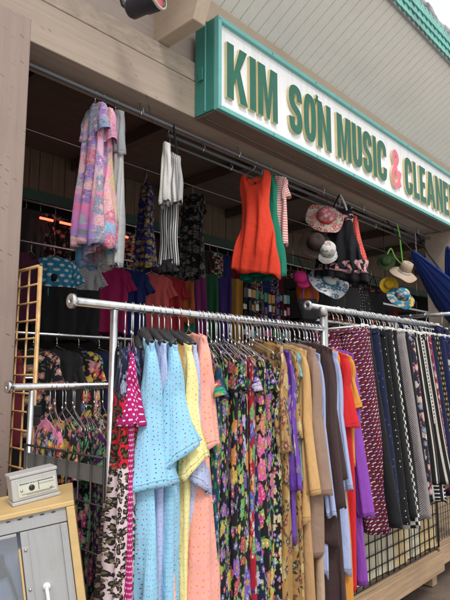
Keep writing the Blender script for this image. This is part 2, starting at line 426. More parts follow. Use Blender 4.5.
# sloped soffit of grooved boards, tiled eave
KS = .59; y_in, z_in = 2.80, 4.458; y_out = 2.035; z_out = z_in + KS * (y_in - y_out)
bm = BM(); nrm = Vector((0, KS, 1)).normalized()
pit_ = .1145; x = -2.0
while x < 14.4:
    a = x + .003; b = x + pit_ - .003
    q = []
    for (yy, zz) in ((y_in, z_in), (y_out, z_out)):
        for xx in (a, b):
            for h in (0, .02): q.append(bm.verts.new(Vector((xx, yy, zz)) + nrm * h))
    i = q
    for f in ((0, 2, 6, 4), (1, 5, 7, 3), (0, 4, 5, 1), (2, 3, 7, 6), (0, 1, 3, 2), (4, 6, 7, 5)): bm.faces.new([i[k] for k in f])
    x += pit_
bmesh.ops.recalc_face_normals(bm, faces=bm.faces)
link_mesh('soffit', bm, M_sid, B)
bm = BM(); o_ = nrm * .021; o2 = nrm * .06
q = [bm.verts.new(Vector(p) + o) for o in (o_, o2) for p in ((-2, y_in, z_in), (14.5, y_in, z_in), (14.5, y_out, z_out), (-2, y_out, z_out))]
for f in ((0, 1, 2, 3), (7, 6, 5, 4), (0, 4, 5, 1), (1, 5, 6, 2), (2, 6, 7, 3), (3, 7, 4, 0)): bm.faces.new([q[k] for k in f])
link_mesh('soffit_backing', bm, M_gap, B)
M_fas = m_plain('eave_grey', (.30, .30, .31), .7, var=.15)
P('eave_board', (-2, y_out - .03, z_out - .025), (14.5, y_out - .003, z_out + .05), M_fas, .003)
def m_tile():
    m, t = mat('teal_tile'); n = t.noise(t.obj(), 14, 4); c = t.mix(n, (.05, .26, .22), (.16, .46, .40)); c = t.mix(t.step(t.noise(t.obj(), 3, 3), .5, .7), c, (.10, .2, .18)); t.out(c, .35, 0, None); return m
M_tile = m_tile()
# scale-like glazed tiles in rows leaning on the eave
bm = BM(); tw = .10
for row in range(3):
    y0 = y_out - .035 + row * .012; z0 = z_out + .03 + row * .115
    for c in range(int(16.4 / tw)):
        xc = -1.95 + c * tw + (tw / 2 if row % 2 else 0)
        pr = []
        for k in range(7):
            a = math.pi * k / 6; pr.append((xc - math.cos(a) * tw * .5, -abs(math.sin(a)) * .050))
        lo = [bm.verts.new((px_, y0 - .022 * math.sin(math.pi * k / 6), z0 + pz)) for k, (px_, pz) in enumerate(pr)]
        hi = [bm.verts.new((px_, y0 + .045 - .020 * math.sin(math.pi * k / 6), z0 + .145)) for k, (px_, pz) in enumerate(pr)]
        lo2 = [bm.verts.new(v.co + Vector((0, .022, .004))) for v in lo]
        for k in range(6):
            bm.faces.new((lo[k], lo[k + 1], hi[k + 1], hi[k])); bm.faces.new((lo2[k + 1], lo2[k], lo[k], lo[k + 1]))
link_mesh('eave_tiles', bm, M_tile, B)
P('tile_backing', (-2, y_out + .012, z_out + .055), (14.5, y_out + .20, z_out + .38), M_gap)
bm = BM()
for c in range(66):
    x0 = -1.95 + c * .25
    tube(bm, [(x0 + .235 * k / 4, y_out + .07 + .012 * math.sin(c * 2.1 + k), z_out + .455 + .012 * math.sin(c * 1.3 + k * .8)) for k in range(5)], .052 + .008 * math.sin(c * 3.3), 8)
link_mesh('ridge_cap', bm, m_plain('ridge_grey', (.36, .36, .38), .8, var=.3, scale=14, bump=.5, bscale=40), B)
# roof, ceiling, inside
P('roof', (-2, y_out + .12, z_out + .40), (14.5, 7.6, z_out + .46), M_fas)  # unseen box added above the ceiling so skylight does not leak in
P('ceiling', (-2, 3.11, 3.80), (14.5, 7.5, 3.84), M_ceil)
for x in (.55, 1.75, 2.95, 4.15, 5.35, 6.55, 7.75, 8.95, 10.15, 11.35):
    P('joist', (x, 3.105, 3.68), (x + .09, 4.99, 3.797), M_joist, .004)
bm = BM()
x = -2.0
while x < 14.4:
    w = rnd.uniform(.10, .16); box(bm, (x, 5.0 - rnd.uniform(0, .006), 3.37), (x + w - .006, 5.05, 3.797)); x += w
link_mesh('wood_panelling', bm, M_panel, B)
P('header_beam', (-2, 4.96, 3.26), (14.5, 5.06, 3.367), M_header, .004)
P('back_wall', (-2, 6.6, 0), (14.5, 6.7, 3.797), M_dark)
P('unseen_side_wall', (-2.1, 2.7, 0), (-2, 7.5, 4.9), M_dark)  # unseen end walls, added to limit the light inside
P('unseen_side_wall', (14.5, 2.0, 0), (14.6, 7.5, 4.9), M_dark)
P('bay_wall', (-2, 2.86, 0), (.715, 2.93, 3.436), M_post)
# ------------------------------------------------------------------ shop sign
S = tag(empty('shop_sign', (2.66, 2.80, 3.43)), 'long white sign box with teal frame and raised green capital letters above the opening', 'sign')
SX0, SX1 = 2.66, 9.4
def sp(name, a, b, m, bev=0, parent=None):
    o = box_obj(name, Vector(a) - S.location, Vector(b) - S.location, m, S, bev); return o
sp('sign_case', (SX0, 2.60, 3.438), (SX1, 2.797, 4.15), M_teal, .004)
sp('end_strip', (SX0 - .006, 2.68, 3.45), (SX0 - .001, 2.69, 4.14), M_teal2)
sp('access_cover', (SX0 - .012, 2.705, 3.70), (SX0 - .001, 2.755, 3.80), M_teal, .004)
sp('underside_board', (SX0 + .01, 2.585, 3.425), (SX1, 2.80, 3.436), M_ceil)
sp('sign_face', (SX0 + .03, 2.585, 3.46), (SX1 - .03, 2.598, 4.12), M_white)
bm = BM()
o = S.location
for a, b in (((SX0, 2.552, 3.43), (SX0 + .034, 2.599, 4.154)), ((SX1 - .034, 2.552, 3.43), (SX1, 2.599, 4.154)), ((SX0 + .0345, 2.553, 3.43), (SX1 - .0345, 2.599, 3.466)), ((SX0 + .0345, 2.553, 4.115), (SX1 - .0345, 2.599, 4.154))):
    box(bm, Vector(a) - o, Vector(b) - o, 0, .003)
link_mesh('sign_frame', bm, M_teal2, S)
for x, z in ((2.677, 3.452), (2.677, 4.135)) + tuple((2.677 + .62 * k, 4.135) for k in range(1, 11)) + tuple((2.677 + .62 * k, 3.448) for k in range(1, 11)):
    bm = BM(); box(bm, Vector((x - .006, 2.546, z - .006)) - o, Vector((x + .006, 2.551, z + .006)) - o); link_mesh('frame_screw', bm, M_steel, S)

def smooth_pts(pts, n=6):
    out = []
    for i in range(len(pts) - 1):
        p0 = Vector(pts[max(i - 1, 0)]); p1 = Vector(pts[i]); p2 = Vector(pts[i + 1]); p3 = Vector(pts[min(i + 2, len(pts) - 1)])
        for k in range(n):
            t = k / n
            out.append(.5 * ((2 * p1) + (p2 - p0) * t + (2 * p0 - 5 * p1 + 4 * p2 - p3) * t * t + (3 * p1 - p0 - 3 * p2 + p3) * t ** 3))
    out.append(Vector(pts[-1])); return out
def stroke(pts, w, h, s, ext=False):
    rx = s / 2; ry = s * .5
    P_ = [Vector((rx + p[0] * (w - s), ry + p[1] * (h - s))) for p in pts]
    c = smooth_pts(P_, 6); L, Rr = [], []
    for i, p in enumerate(c):
        d = (c[min(i + 1, len(c) - 1)] - c[max(i - 1, 0)]).normalized(); nn = Vector((-d.y, d.x))
        L.append(p + nn * s / 2); Rr.append(p - nn * s / 2)
    return L, Rr
def glyph(ch, w, h, s):
    u = s / w
    if ch == 'I': return [[(0, 0), (w, 0), (w, h), (0, h)]]
    poly = {
        'K': [(0, 0), (u, 0), (u, .27), (u + .12, .43), (1 - 1.12 * u, 0), (1, 0), (u + .30, .60), (.97, 1), (.97 - 1.12 * u, 1), (u, .52), (u, 1), (0, 1)],
        'M': [(0, 0), (u * .85, 0), (u * .85, .62), (.42, 0), (.58, 0), (1 - u * .85, .62), (1 - u * .85, 0), (1, 0), (1, 1), (1 - u * 1.2, 1), (.5, .38), (u * 1.2, 1), (0, 1)],
        'N': [(0, 0), (u, 0), (u, .60), (1 - u, 0), (1, 0), (1, 1), (1 - u, 1), (1 - u, .40), (u, 1), (0, 1)],
        'L': [(0, 0), (1, 0), (1, .17), (u, .17), (u, 1), (0, 1)],
        'E': [(0, 0), (1, 0), (1, .17), (u, .17), (u, .42), (.9, .42), (.9, .58), (u, .58), (u, .83), (1, .83), (1, 1), (0, 1)],
        'R': [(0, 0), (u, 0), (u, .40), (u + .1, .40), (1 - u, 0), (1, 0), (.72, .44), (.95, .56), (1, .72), (.95, .9), (.75, 1), (0, 1)],
        'A': [(0, 0), (u, 0), (u + .07, .20), (1 - u - .07, .20), (1 - u, 0), (1, 0), (.5 + .62 * u, 1), (.5 - .62 * u, 1)]}
    if ch in poly:
        loops = [[(x * w, y * h) for x, y in poly[ch]]]
        if ch == 'A': loops.append([(w * (u + .14), h * .36), (w * (1 - u - .14), h * .36), (w * .5, h * .74)])
        if ch == 'R': loops.append([(w * u, h * .56), (w * .68, h * .56), (w * .70, h * .72), (w * .66, h * .84), (w * u, h * .84)])
        return loops
    if ch in ('O', 'Q'):
        def ov(rx, ry): return [(w / 2 + rx * math.copysign(abs(math.cos(a)) ** .75, math.cos(a)), h / 2 + ry * math.copysign(abs(math.sin(a)) ** .75, math.sin(a))) for a in (2 * math.pi * k / 36 for k in range(36))]
        return [ov(w / 2, h / 2), ov(w / 2 - s, h / 2 - s * .95)]
    cl = {'S': [(1, .72), (.9, .94), (.5, 1), (.1, .93), (0, .74), (.16, .58), (.5, .5), (.84, .42), (1, .26), (.9, .06), (.5, 0), (.1, .06), (0, .28)],
          'C': [(1, .68), (.9, .93), (.5, 1), (.1, .93), (0, .7), (0, .3), (.1, .07), (.5, 0), (.9, .07), (1, .32)],
          'U': [(0, 1.2), (0, .6), (0, .28), (.12, .06), (.5, 0), (.88, .06), (1, .28), (1, .6), (1, 1.2)],
          '~': [(.0, .0), (.6, .35), (.9, 1)]}[ch]
    L, Rr = stroke(cl, w, h, s)
    if ch == 'U':
        L = [Vector((p.x, min(p.y, h))) for p in L]; Rr = [Vector((p.x, min(p.y, h))) for p in Rr]
    return [[tuple(p) for p in L] + [tuple(p) for p in Rr[::-1]]]
def letter(ch, x0, x1, z0, z1, mface, name='letter', s=.076, y0=2.560, y1=2.5845):
    bm = BM(); w, h = x1 - x0, z1 - z0
    if ch == '&':
        pts = [(1, .0), (.55, .45), (.22, .76), (.22, .92), (.45, 1), (.68, .92), (.68, .76), (.12, .42), (0, .2), (.2, .0), (.6, .03), (1, .46)]
        L, Rr = stroke(pts, w, h, s * .8); n = len(L)
        F = [[bm.verts.new((x0 + p.x - o.x, y0 - .004 * i / n - o.y, z0 + p.y - o.z)) for p in (L[i], Rr[i])] for i in range(n)]
        Bk = [[bm.verts.new((x0 + p.x - o.x, y1 - o.y, z0 + p.y - o.z)) for p in (L[i], Rr[i])] for i in range(n)]
        for i in range(n - 1):
            bm.faces.new((F[i][0], F[i][1], F[i + 1][1], F[i + 1][0])).material_index = 0
            for k in (0, 1): bm.faces.new((F[i][k], F[i + 1][k], Bk[i + 1][k], Bk[i][k])).material_index = 1
        for i in (0, n - 1): bm.faces.new((F[i][0], F[i][1], Bk[i][1], Bk[i][0])).material_index = 1
    else:
        for ins, ya, mi in ((0, y0, 0),):
            edges = []; allv = []
            for loop in glyph(ch, w, h, s if ch != 'I' else w):
                vs = [bm.verts.new((x0 + p[0] - o.x, y0 - o.y, z0 + p[1] - o.z)) for p in loop]
                bs = [bm.verts.new((v.co.x, y1 - o.y, v.co.z)) for v in vs]
                for i in range(len(vs)):
                    j = (i + 1) % len(vs); edges.append(bm.edges.new((vs[i], vs[j])))
                    allv.append((vs[i], vs[j], bs[j], bs[i]))
            r = bmesh.ops.triangle_fill(bm, use_beauty=True, use_dissolve=False, edges=edges)
            for q in allv: bm.faces.new(q).material_index = 1
    bmesh.ops.recalc_face_normals(bm, faces=bm.faces)
    return link_mesh(name, bm, [mface, M_lgold], S)
LZ0, LZ1 = 3.556, 3.99
for ch, a, b in (('K', 2.757, 2.99), ('I', 3.014, 3.088), ('M', 3.112, 3.361), ('S', 3.515, 3.705), ('O', 3.728, 3.915), ('N', 3.938, 4.160), ('M', 4.262, 4.512),
                 ('U', 4.536, 4.722), ('S', 4.743, 4.926), ('I', 4.948, 5.020), ('C', 5.040, 5.245), ('&', 5.345, 5.585), ('C', 5.675, 5.870), ('L', 5.895, 6.045),
                 ('E', 6.068, 6.23), ('A', 6.245, 6.50), ('N', 6.523, 6.739), ('E', 6.765, 6.93), ('R', 6.955, 7.16), ('S', 7.18, 7.37)):
    letter(ch, a, b, LZ0, LZ1, M_lpink if ch == '&' else M_lgreen)
letter('~', 3.885, 3.965, 3.945, 4.045, M_lgreen, 'letter_horn', .034)

# ------------------------------------------------------------------ overhead rails under the lintel
def rail_thing(label, y, z, x0, x1, r, hooks, m=M_rail, cat='rail', name='hanging_rail'):
    t = tag(empty(name, (x0, y, z)), label, cat)
    bm = BM(); tube(bm, [(0, 0, 0), (x1 - x0, 0, 0)], r, 10); link_mesh('rail_tube', bm, m, t)
    for hx in hooks:
        bm = BM(); d = hx - x0
        tube(bm, [(d, 0, 3.44 - z), (d, 0, .03), (d, -.012, .018), (d, -.02, 0), (d, -.012, -.018), (d, .0, -.024), (d, .012, -.018)], .0035, 6)
        tube(bm, [(d, 0, .05), (d + .02, -.01, .03), (d + .024, -.01, .0)], .003, 6)
        link_mesh('wire_hook', bm, M_wire, t)
    return t
RY, RZ = 2.92, 3.37
rail_thing('long dark steel rail hung on wire hooks along the lintel', RY, RZ, -1.9, 11.0, .0145, (1.0, 2.25, 3.28, 4.55, 5.35, 6.75, 8.2))
rail_thing('second dark rail hung parallel behind the first one, right of the striped top', 3.06, 3.375, 2.62, 11.0, .017, (3.0, 5.0, 7.3))
rail_thing('thin dark rail hung just below the second overhead rail', 3.12, 3.34, 2.66, 9.0, .011, (3.4, 6.0))
bm = BM(); tube(bm, [(-1.9, 3.84, 3.42), (2.9, 3.84, 3.418), (4, 3.84, 3.416), (14.4, 3.84, 3.42)], .004, 6)
tag(link_mesh('stretched_wire', bm, M_steel), 'thin stretched steel wire crossing the dark porch behind the dresses', 'wire')

bm = BM(); tube(bm, [(2.7, 2.72, 3.418), (13, 2.72, 3.418)], .005, 6); tag(link_mesh('conduit', bm, M_ceil), 'thin brown conduit along the underside of the sign', 'conduit')
# neon tubes inside
for x0, x1, lab in ((2.582, 2.722, 'short red glowing tube left of the pink floral dress'), (2.80, 2.985, 'red glowing tube half hidden behind the pink floral dress'), (3.50, 3.645, 'red glowing tube right of the pale grey dress')):
    bm = BM(); tube(bm, [(x0 * .908, 4.45, 2.937), (x1 * .908, 4.45, 2.937)], .011, 8); link = link_mesh('neon_tube', bm, M_neon)
    tag(link, lab, 'neon light', 'red tubes under the green header')

# flood lamp under the eave
t = tag(empty('flood_lamp', (1.95, 2.5, 3.84)), 'dark bullet lamp with a red lens under the eave, beside the rafter', 'lamp')
t.rotation_euler = Vector((.25, -.92, .10)).to_track_quat('Z', 'Y').to_euler()
bm = BM(); lathe(bm, [(.0, -.13), (.045, -.13), (.06, -.11), (.064, -.02), (.072, 0), (.078, .07), (.078, .10), (.070, .10), (.066, .085)], 28); link_mesh('lamp_body', bm, M_navyp, t)
bm = BM(); lathe(bm, [(.067, .088), (.05, .094), (.0, .097)], 28); link_mesh('lens', bm, M_lens, t)
bm = BM(); lathe(bm, [(.079, .085), (.082, .088), (.082, .104), (.071, .104)], 28); link_mesh('lens_rim', bm, m_plain('lamp_rim', (.6, .55, .45), .4), t)
bm = BM(); tube(bm, [(0, 0, -.12), (.0, .06, -.17), (-.1, .17, -.14)], .014, 8); link_mesh('bracket_arm', bm, M_navyp, t)

# ------------------------------------------------------------------ racks
def tube_thing(name, label, cat, parts, group=None):
    base = parts[0][1][0]; t = tag(empty(name, base), label, cat, group)
    for nm, pts, r, m in parts:
        bm = BM(); tube(bm, [Vector(p) - Vector(base) for p in pts], r, 14); link_mesh(nm, bm, m, t)
    return t
def end_cap(t, p, r, m, x=.014):
    p = Vector(p) - t.location; bm = BM(); lathe(bm, [(0.006, x * .3), (.007, 0), (r * .92, 0), (r, .003), (r, x), (.016, x)], 24, p, 'x'); link_mesh('end_cap', bm, m, t)
F1Y, F1Z = 1.65, 1.80
rk = tube_thing('clothes_rack', 'double chrome clothes rack full of dresses at the front of the porch', 'clothes rack', [
    ('rail', [(1.0, F1Y, F1Z), (2.555, F1Y, F1Z)], .0155, M_chrome),
    ('rail', [(1.08, 2.25, 1.50), (2.56, 2.25, 1.50)], .0155, M_chrome),
    ('upright', [(1.175, F1Y, .25), (1.175, F1Y, 1.783)], .0145, M_chrome),
    ('upright', [(2.545, F1Y + .001, .25), (2.545, F1Y + .001, 1.90)], .017, M_steel),
    ('upright', [(1.185, 2.25, .25), (1.185, 2.25, 1.483)], .0125, M_steel),
    ('upright', [(2.53, 2.25, .25), (2.53, 2.25, 1.483)], .0125, M_steel)])
end_cap(rk, (.992, F1Y, F1Z), .026, M_chrome); end_cap(rk, (1.072, 2.25, 1.50), .027, M_chrome)
bm = BM(); lathe(bm, [(.0, .020), (.018, .018), (.022, .012), (.022, -.03), (.017, -.03)], 18, Vector((2.545, F1Y, 1.90)) - rk.location); link_mesh('joint_collar', bm, M_steel, rk)
F2Y, F2Z = 1.75, 1.935
rk2 = tube_thing('trouser_rack', 'steel rail rack hung with patterned trousers, right of the dress rack', 'clothes rack', [
    ('rail', [(2.55, F2Y, F2Z), (4.36, F2Y, F2Z)], .0175, M_steel),
    ('upright', [(2.72, F2Y, .33), (2.72, F2Y, F2Z - .018)], .0165, M_steel),
    ('upright', [(4.02, F2Y + .05, .33), (4.02, F2Y + .03, F2Z - .012)], .0165, M_steel)])
end_cap(rk2, (2.538, F2Y, F2Z), .029, M_steel)
rk3 = tube_thing('clothes_rack', 'weathered steel rail running inward past the end of the trouser rack', 'clothes rack', [
    ('rail', [(4.42, 1.48, 2.035), (4.42, 2.2, 2.035)], .016, M_steel),
    ('upright', [(4.42, 2.14, .33), (4.42, 2.14, 2.02)], .015, M_steel),
    ('upright', [(4.42, 1.55, .33), (4.42, 1.55, 2.02)], .015, M_steel)])

def grid_thing(label, org, u, w, h, pu, pv, r, m, name='grid_panel', skip=None):
    t = tag(empty(name, org), label, 'grid panel'); u = Vector(u); bm = BM()
    nrm_ = Vector((0, 0, 1)).cross(u)
    k = 0
    n = int(round(w / pu))
    for i in range(n + 1):
        a = u * (i * pu); tube(bm, [a, a + Vector((0, 0, h))], r * (1.6 if i in (0, n) else 1), 6)
    link_mesh('upright_wire', bm, m, t); bm = BM(); n2 = int(round(h / pv))
    for j in range(n2 + 1):
        z = Vector((0, 0, j * pv)) + nrm_ * r * 1.3; tube(bm, [z, z + u * (n * pu)], r * (1.6 if j in (0, n2) else 1), 6)
    link_mesh('cross_wire', bm, m, t); return t
eg = grid_thing('black wire grid closing the left end of the dress rack', (1.165, 1.67, .28), (0, 1, 0), .58, .98, .082, .98 / 6, .0032, M_grid)
box_obj('shelf_edge', (.008, .005, .885), (.018, .57, .945), m_plain('shelf_edge_grey', (.15, .15, .145), .5, var=.2), eg, .002)
gp = grid_thing('tall rusty gold wire grid standing beside the pinkish post', (1.345, 2.53, .02), (0, 1, 0), .42, 2.07, .105, .09, .0055, M_gold)
bm = BM(); box(bm, (-.02, -.02, 1.33), (.035, .03, 1.385), 0, .006); box(bm, (-.012, -.09, 1.29), (.02, -.015, 1.33), 0, .006); link_mesh('clamp', bm, M_black, gp)
bm = BM()
tube(bm, [(.003, -.004, 0), (.003, -.004, 2.07)], .009, 8); link_mesh('edge_bar', bm, M_gold, gp)
grid_thing('black wire grid with pale boards behind it, under the patterned trousers', (2.60, 1.705, .335), (1, 0, 0), 1.45, .62, .0765, .0765, .0042, M_grid)
grid_thing('grey wire grid basket beyond the pale boards', (4.115, 1.76, .335), (1, 0, 0), 1.2, .58, .045, .045, .0028, M_grid2)
# pale boards
brd = tag(empty('board_stack', (2.6, 1.722, .34)), 'row of stained cream and yellow upright boards behind the black grid', 'boards')
x = 2.60
while x < 4.03:
    w = rnd.uniform(.075, .105); hgt = rnd.uniform(.56, .70) if x < 3.5 else rnd.uniform(.60, .70)
    bm = BM(); box(bm, (x - 2.6, rnd.uniform(0, .02), 0), (x - 2.6 + w - .006, .045, hgt), 0, .003)
    ob = link_mesh('board', bm, M_slaby if (x > 3.35 and rnd.random() < .75) or rnd.random() < .15 else M_slab, brd)
    x += w
# platforms
pf = tag(empty('platform', (1.2, 1.64, .18)), 'low pine platform carrying the trouser rack', 'platform')
def pp(t, nm, a, b, m, bev=.004): return box_obj(nm, Vector(a) - t.location, Vector(b) - t.location, m, t, bev)
pp(pf, 'front_rail', (1.19, 1.655, .195), (4.02, 1.695, .315), M_pine); pp(pf, 'deck', (1.19, 1.698, .28), (4.02, 2.42, .318), M_pine)
pp(pf, 'back_rail', (1.19, 2.424, .185), (4.02, 2.46, .315), M_pine)
for x in (1.3, 2.6, 3.35):
    for y in (1.75, 2.3):
        bm = BM(); lathe(bm, [(.015, -.02), (.06, -.02), (.07, -.01), (.07, .01), (.06, .02), (.015, .02)], 18, Vector((x, y, .071)) - pf.location, 'y'); box(bm, Vector((x - .03, y - .03, .12)) - pf.location, Vector((x + .03, y + .03, .28)) - pf.location); link_mesh('castor', bm, M_black, pf)
pf2 = tag(empty('platform', (4.05, 1.70, .18)), 'second pine platform further back under the grey wire basket', 'platform')
pp(pf2, 'front_rail', (4.06, 1.70, .20), (6.4, 1.74, .325), M_pine); pp(pf2, 'deck', (4.06, 1.744, .29), (6.4, 2.42, .328), M_pine)
for x in (4.2, 6.2):
    for y in (1.85, 2.3):
        bm = BM(); box(bm, Vector((x - .04, y - .04, .013)) - pf2.location, Vector((x + .04, y + .04, .29)) - pf2.location); link_mesh('leg', bm, M_pine, pf2)

# ------------------------------------------------------------------ leaning cabinet with a cash box
cb = empty('display_cabinet', (1.020, 1.628, 1.150)); tag(cb, 'leaning birch framed cabinet with grey metal doors and a white handle', 'cabinet')
cb.rotation_euler = (Matrix.Rotation(R(43.1) - R(90) + R(16), 4, 'Z') @ Matrix.Rotation(R(9), 4, 'Y').inverted()).to_euler()
CW, CH, CD = .62, 1.03, .30
def cp(nm, a, b, m, bev=.002, par=cb): return box_obj(nm, a, b, m, par, bev)
cp('top_board', (-CW - .0, -.012, -.016), (.0, CD, 0), M_lwood, .003)
cp('side_board', (-.026, -.012, -CH), (0, CD, -.0165), M_lwood, .003); cp('side_board', (-CW, -.012, -CH), (-CW + .026, CD, -.0165), M_lwood, .003)
cp('bottom_board', (-CW + .027, 0, -CH), (-.027, CD, -CH + .02), M_lwood); cp('back_board', (-CW + .027, CD - .012, -CH + .021), (-.027, CD - .001, -.017), M_dark)
hb = cp('header_strip', (-CW + .027, -.002, -.062), (-.027, .02, -.017), M_gmetal)
bm = BM()
for k in range(16): box(bm, (-.06 - k * .034, -.0042, -.026), (-.072 - k * .034, -.0022, -.023))
link_mesh('vent_slots', bm, M_ink, hb)
def door(x0, x1, glass):
    d = empty('door', (0, 0, 0)); d.parent = cb
    z0, z1 = -CH + .022, -.065
    if not glass:
        cp('door_leaf', (x0, .002, z0), (x1, .02, z1), M_gmetal, .002, d)
        cp('door_stile', (x0, -.005, z0), (x0 + .022, .0015, z1), M_gmetal, .002, d); cp('door_stile', (x1 - .022, -.005, z0), (x1, .0015, z1), M_gmetal, .002, d)
        for z in (-.12, -.24, -.36, -.5):
            bm = BM(); lathe(bm, [(0, -.0105), (.004, -.009), (.005, -.0055)], 12, (x0 + .012, 0, z), 'y'); link_mesh('rivet', bm, M_steel, d)
        bm = BM(); hx, hz = x0 + .06, -.245
        lathe(bm, [(0, -.006), (.011, -.005), (.012, .0015)], 16, (hx, 0, hz), 'y'); lathe(bm, [(0, -.006), (.011, -.005), (.012, .0015)], 16, (hx, 0, hz - .14), 'y')
        tube(bm, [(hx, 0, hz), (hx + .001, -.02, hz - .002), (hx + .002, -.026, hz - .016), (hx + .002, -.026, hz - .124), (hx + .001, -.02, hz - .138), (hx, 0, hz - .14)], .0055, 10)
        link_mesh('handle', bm, m_plain('handle_white', (.78, .78, .78), .3), d)
    else:
        for nm, a, b, mm in (('door_stile', (x0, -.002, z0), (x0 + .03, .016, z1), M_gmetal), ('door_stile', (x1 - .008, -.006, z0), (x1 - .0015, .016, z1 - .05), M_lwood), ('door_rail', (x0 + .0305, -.002, z1 - .01), (x1 - .009, .016, z1), M_gmetal), ('door_rail', (x0 + .0305, -.002, z0), (x1 - .009, .016, z0 + .03), M_gmetal)):
            cp(nm, a, b, mm, .002, d)
        m, nt = mat('cabinet_glass'); tb = nt.n('BsdfTransparent'); tb.inputs[0].default_value = (.86, .90, .95, 1); gl = nt.n('BsdfGlossy'); gl.inputs['Roughness'].default_value = .08; mx = nt.n('MixShader'); mx.inputs[0].default_value = .16
        nt.t.links.new(tb.outputs[0], mx.inputs[1]); nt.t.links.new(gl.outputs[0], mx.inputs[2]); oo = nt.n('OutputMaterial'); nt.t.links.new(mx.outputs[0], oo.inputs[0])
        cp('glass_pane', (x0 + .031, .006, z0 + .031), (x1 - .0095, .010, z1 - .011), m, 0, d)
door(-.172, -.028, False); door(-CW + .028, -.174, True)
cp('inner_panel', (-CW + .03, .05, -CH + .03), (-.175, .055, -.065), m_plain('cabinet_lining', (.36, .40, .48), .5, var=.2, scale=5))
cp('shelf_card', (-.34, .032, -.36), (-.215, .045, -.335), m_plain('teal_card', (.10, .50, .45), .5))
cp('shelf_card', (-.34, .032, -.385), (-.225, .045, -.372), m_plain('pale_card', (.65, .68, .70), .5))
bm = BM(); tube(bm, [(-.235, .04, -.16), (-.22, .035, -.20), (-.205, .035, -.27), (-.21, .04, -.40)], .004, 8); box(bm, (-.255, .036, -.20), (-.232, .047, -.13), 0, .006); link_mesh('dark_lanyard', bm, m_plain('lanyard_grey', (.10, .11, .13), .6), cb)
for x, y, l in ((-CW + .04, .03, .055), (-.04, .03, .148), (-CW + .04, CD - .04, .055), (-.04, CD - .04, .148)):
    bm = BM(); tube(bm, [(x, y, -CH), (x - .158 * l, y, -CH - l * .99)], .018, 10); link_mesh('leg', bm, M_lwood, cb)

cx = empty('cash_box', (0, 0, 0)); tag(cx, 'small grey metal cash box with a printed plate on top of the cabinet', 'cash box')
cx.matrix_world = Matrix.Translation((1.020, 1.628, 1.150)) @ Matrix.Rotation(R(43.1) - R(90) + R(16), 4, 'Z') @ Matrix.Rotation(R(9), 4, 'Y').inverted() @ Matrix.Translation((-.118, .10, .0005)) @ Matrix.Rotation(R(15), 4, 'Z')
wb, db, hb_ = .15, .085, .086
box_obj('box_body', (-wb / 2, 0, .012), (wb / 2, db, hb_), M_gbox, cx, .004)
box_obj('box_base', (-wb / 2 - .004, -.006, 0), (wb / 2 + .004, db + .004, .0115), M_gbox, cx, .003)
box_obj('box_lid', (-wb / 2 - .003, -.003, hb_ + .0005), (wb / 2 + .003, db + .003, hb_ + .012), M_gbox, cx, .003)
pl = box_obj('name_plate', (-.055, -.0025, .022), (.068, -.0005, .068), M_plate, cx)
bm = BM()
lathe(bm, [(0, -.0044), (.0095, -.0042), (.0098, -.0026)], 24, (-.012, 0, .047), 'y')
def tick(x, z, w, h): box(bm, (x, -.0036, z), (x + w, -.0026, z + h))
xx = -.05
while xx < .058: wd = rnd.choice((.003, .0022, .004)); tick(xx, .0625, wd, .003); xx += wd + rnd.choice((.0012, .0012, .003))
for rz, x0_, x1_ in ((.0535, .012, .062), (.030, -.045, .06), (.0265, -.03, .05)):
    xx = x0_
    while xx < x1_: wd = rnd.choice((.002, .0035)); tick(xx, rz, wd, .0014); xx += wd + .0014
box(bm, (.010, -.0036, .036), (.0115, -.0026, .062))
link_mesh('plate_print', bm, M_ink, pl)
for x in (-.045, .05):
    bm = BM(); lathe(bm, [(0, -.006), (.004, -.005), (.0045, -.0026)], 12, (x, 0, .044 if x < 0 else .036), 'y'); link_mesh('plate_screw', bm, M_steel, pl)

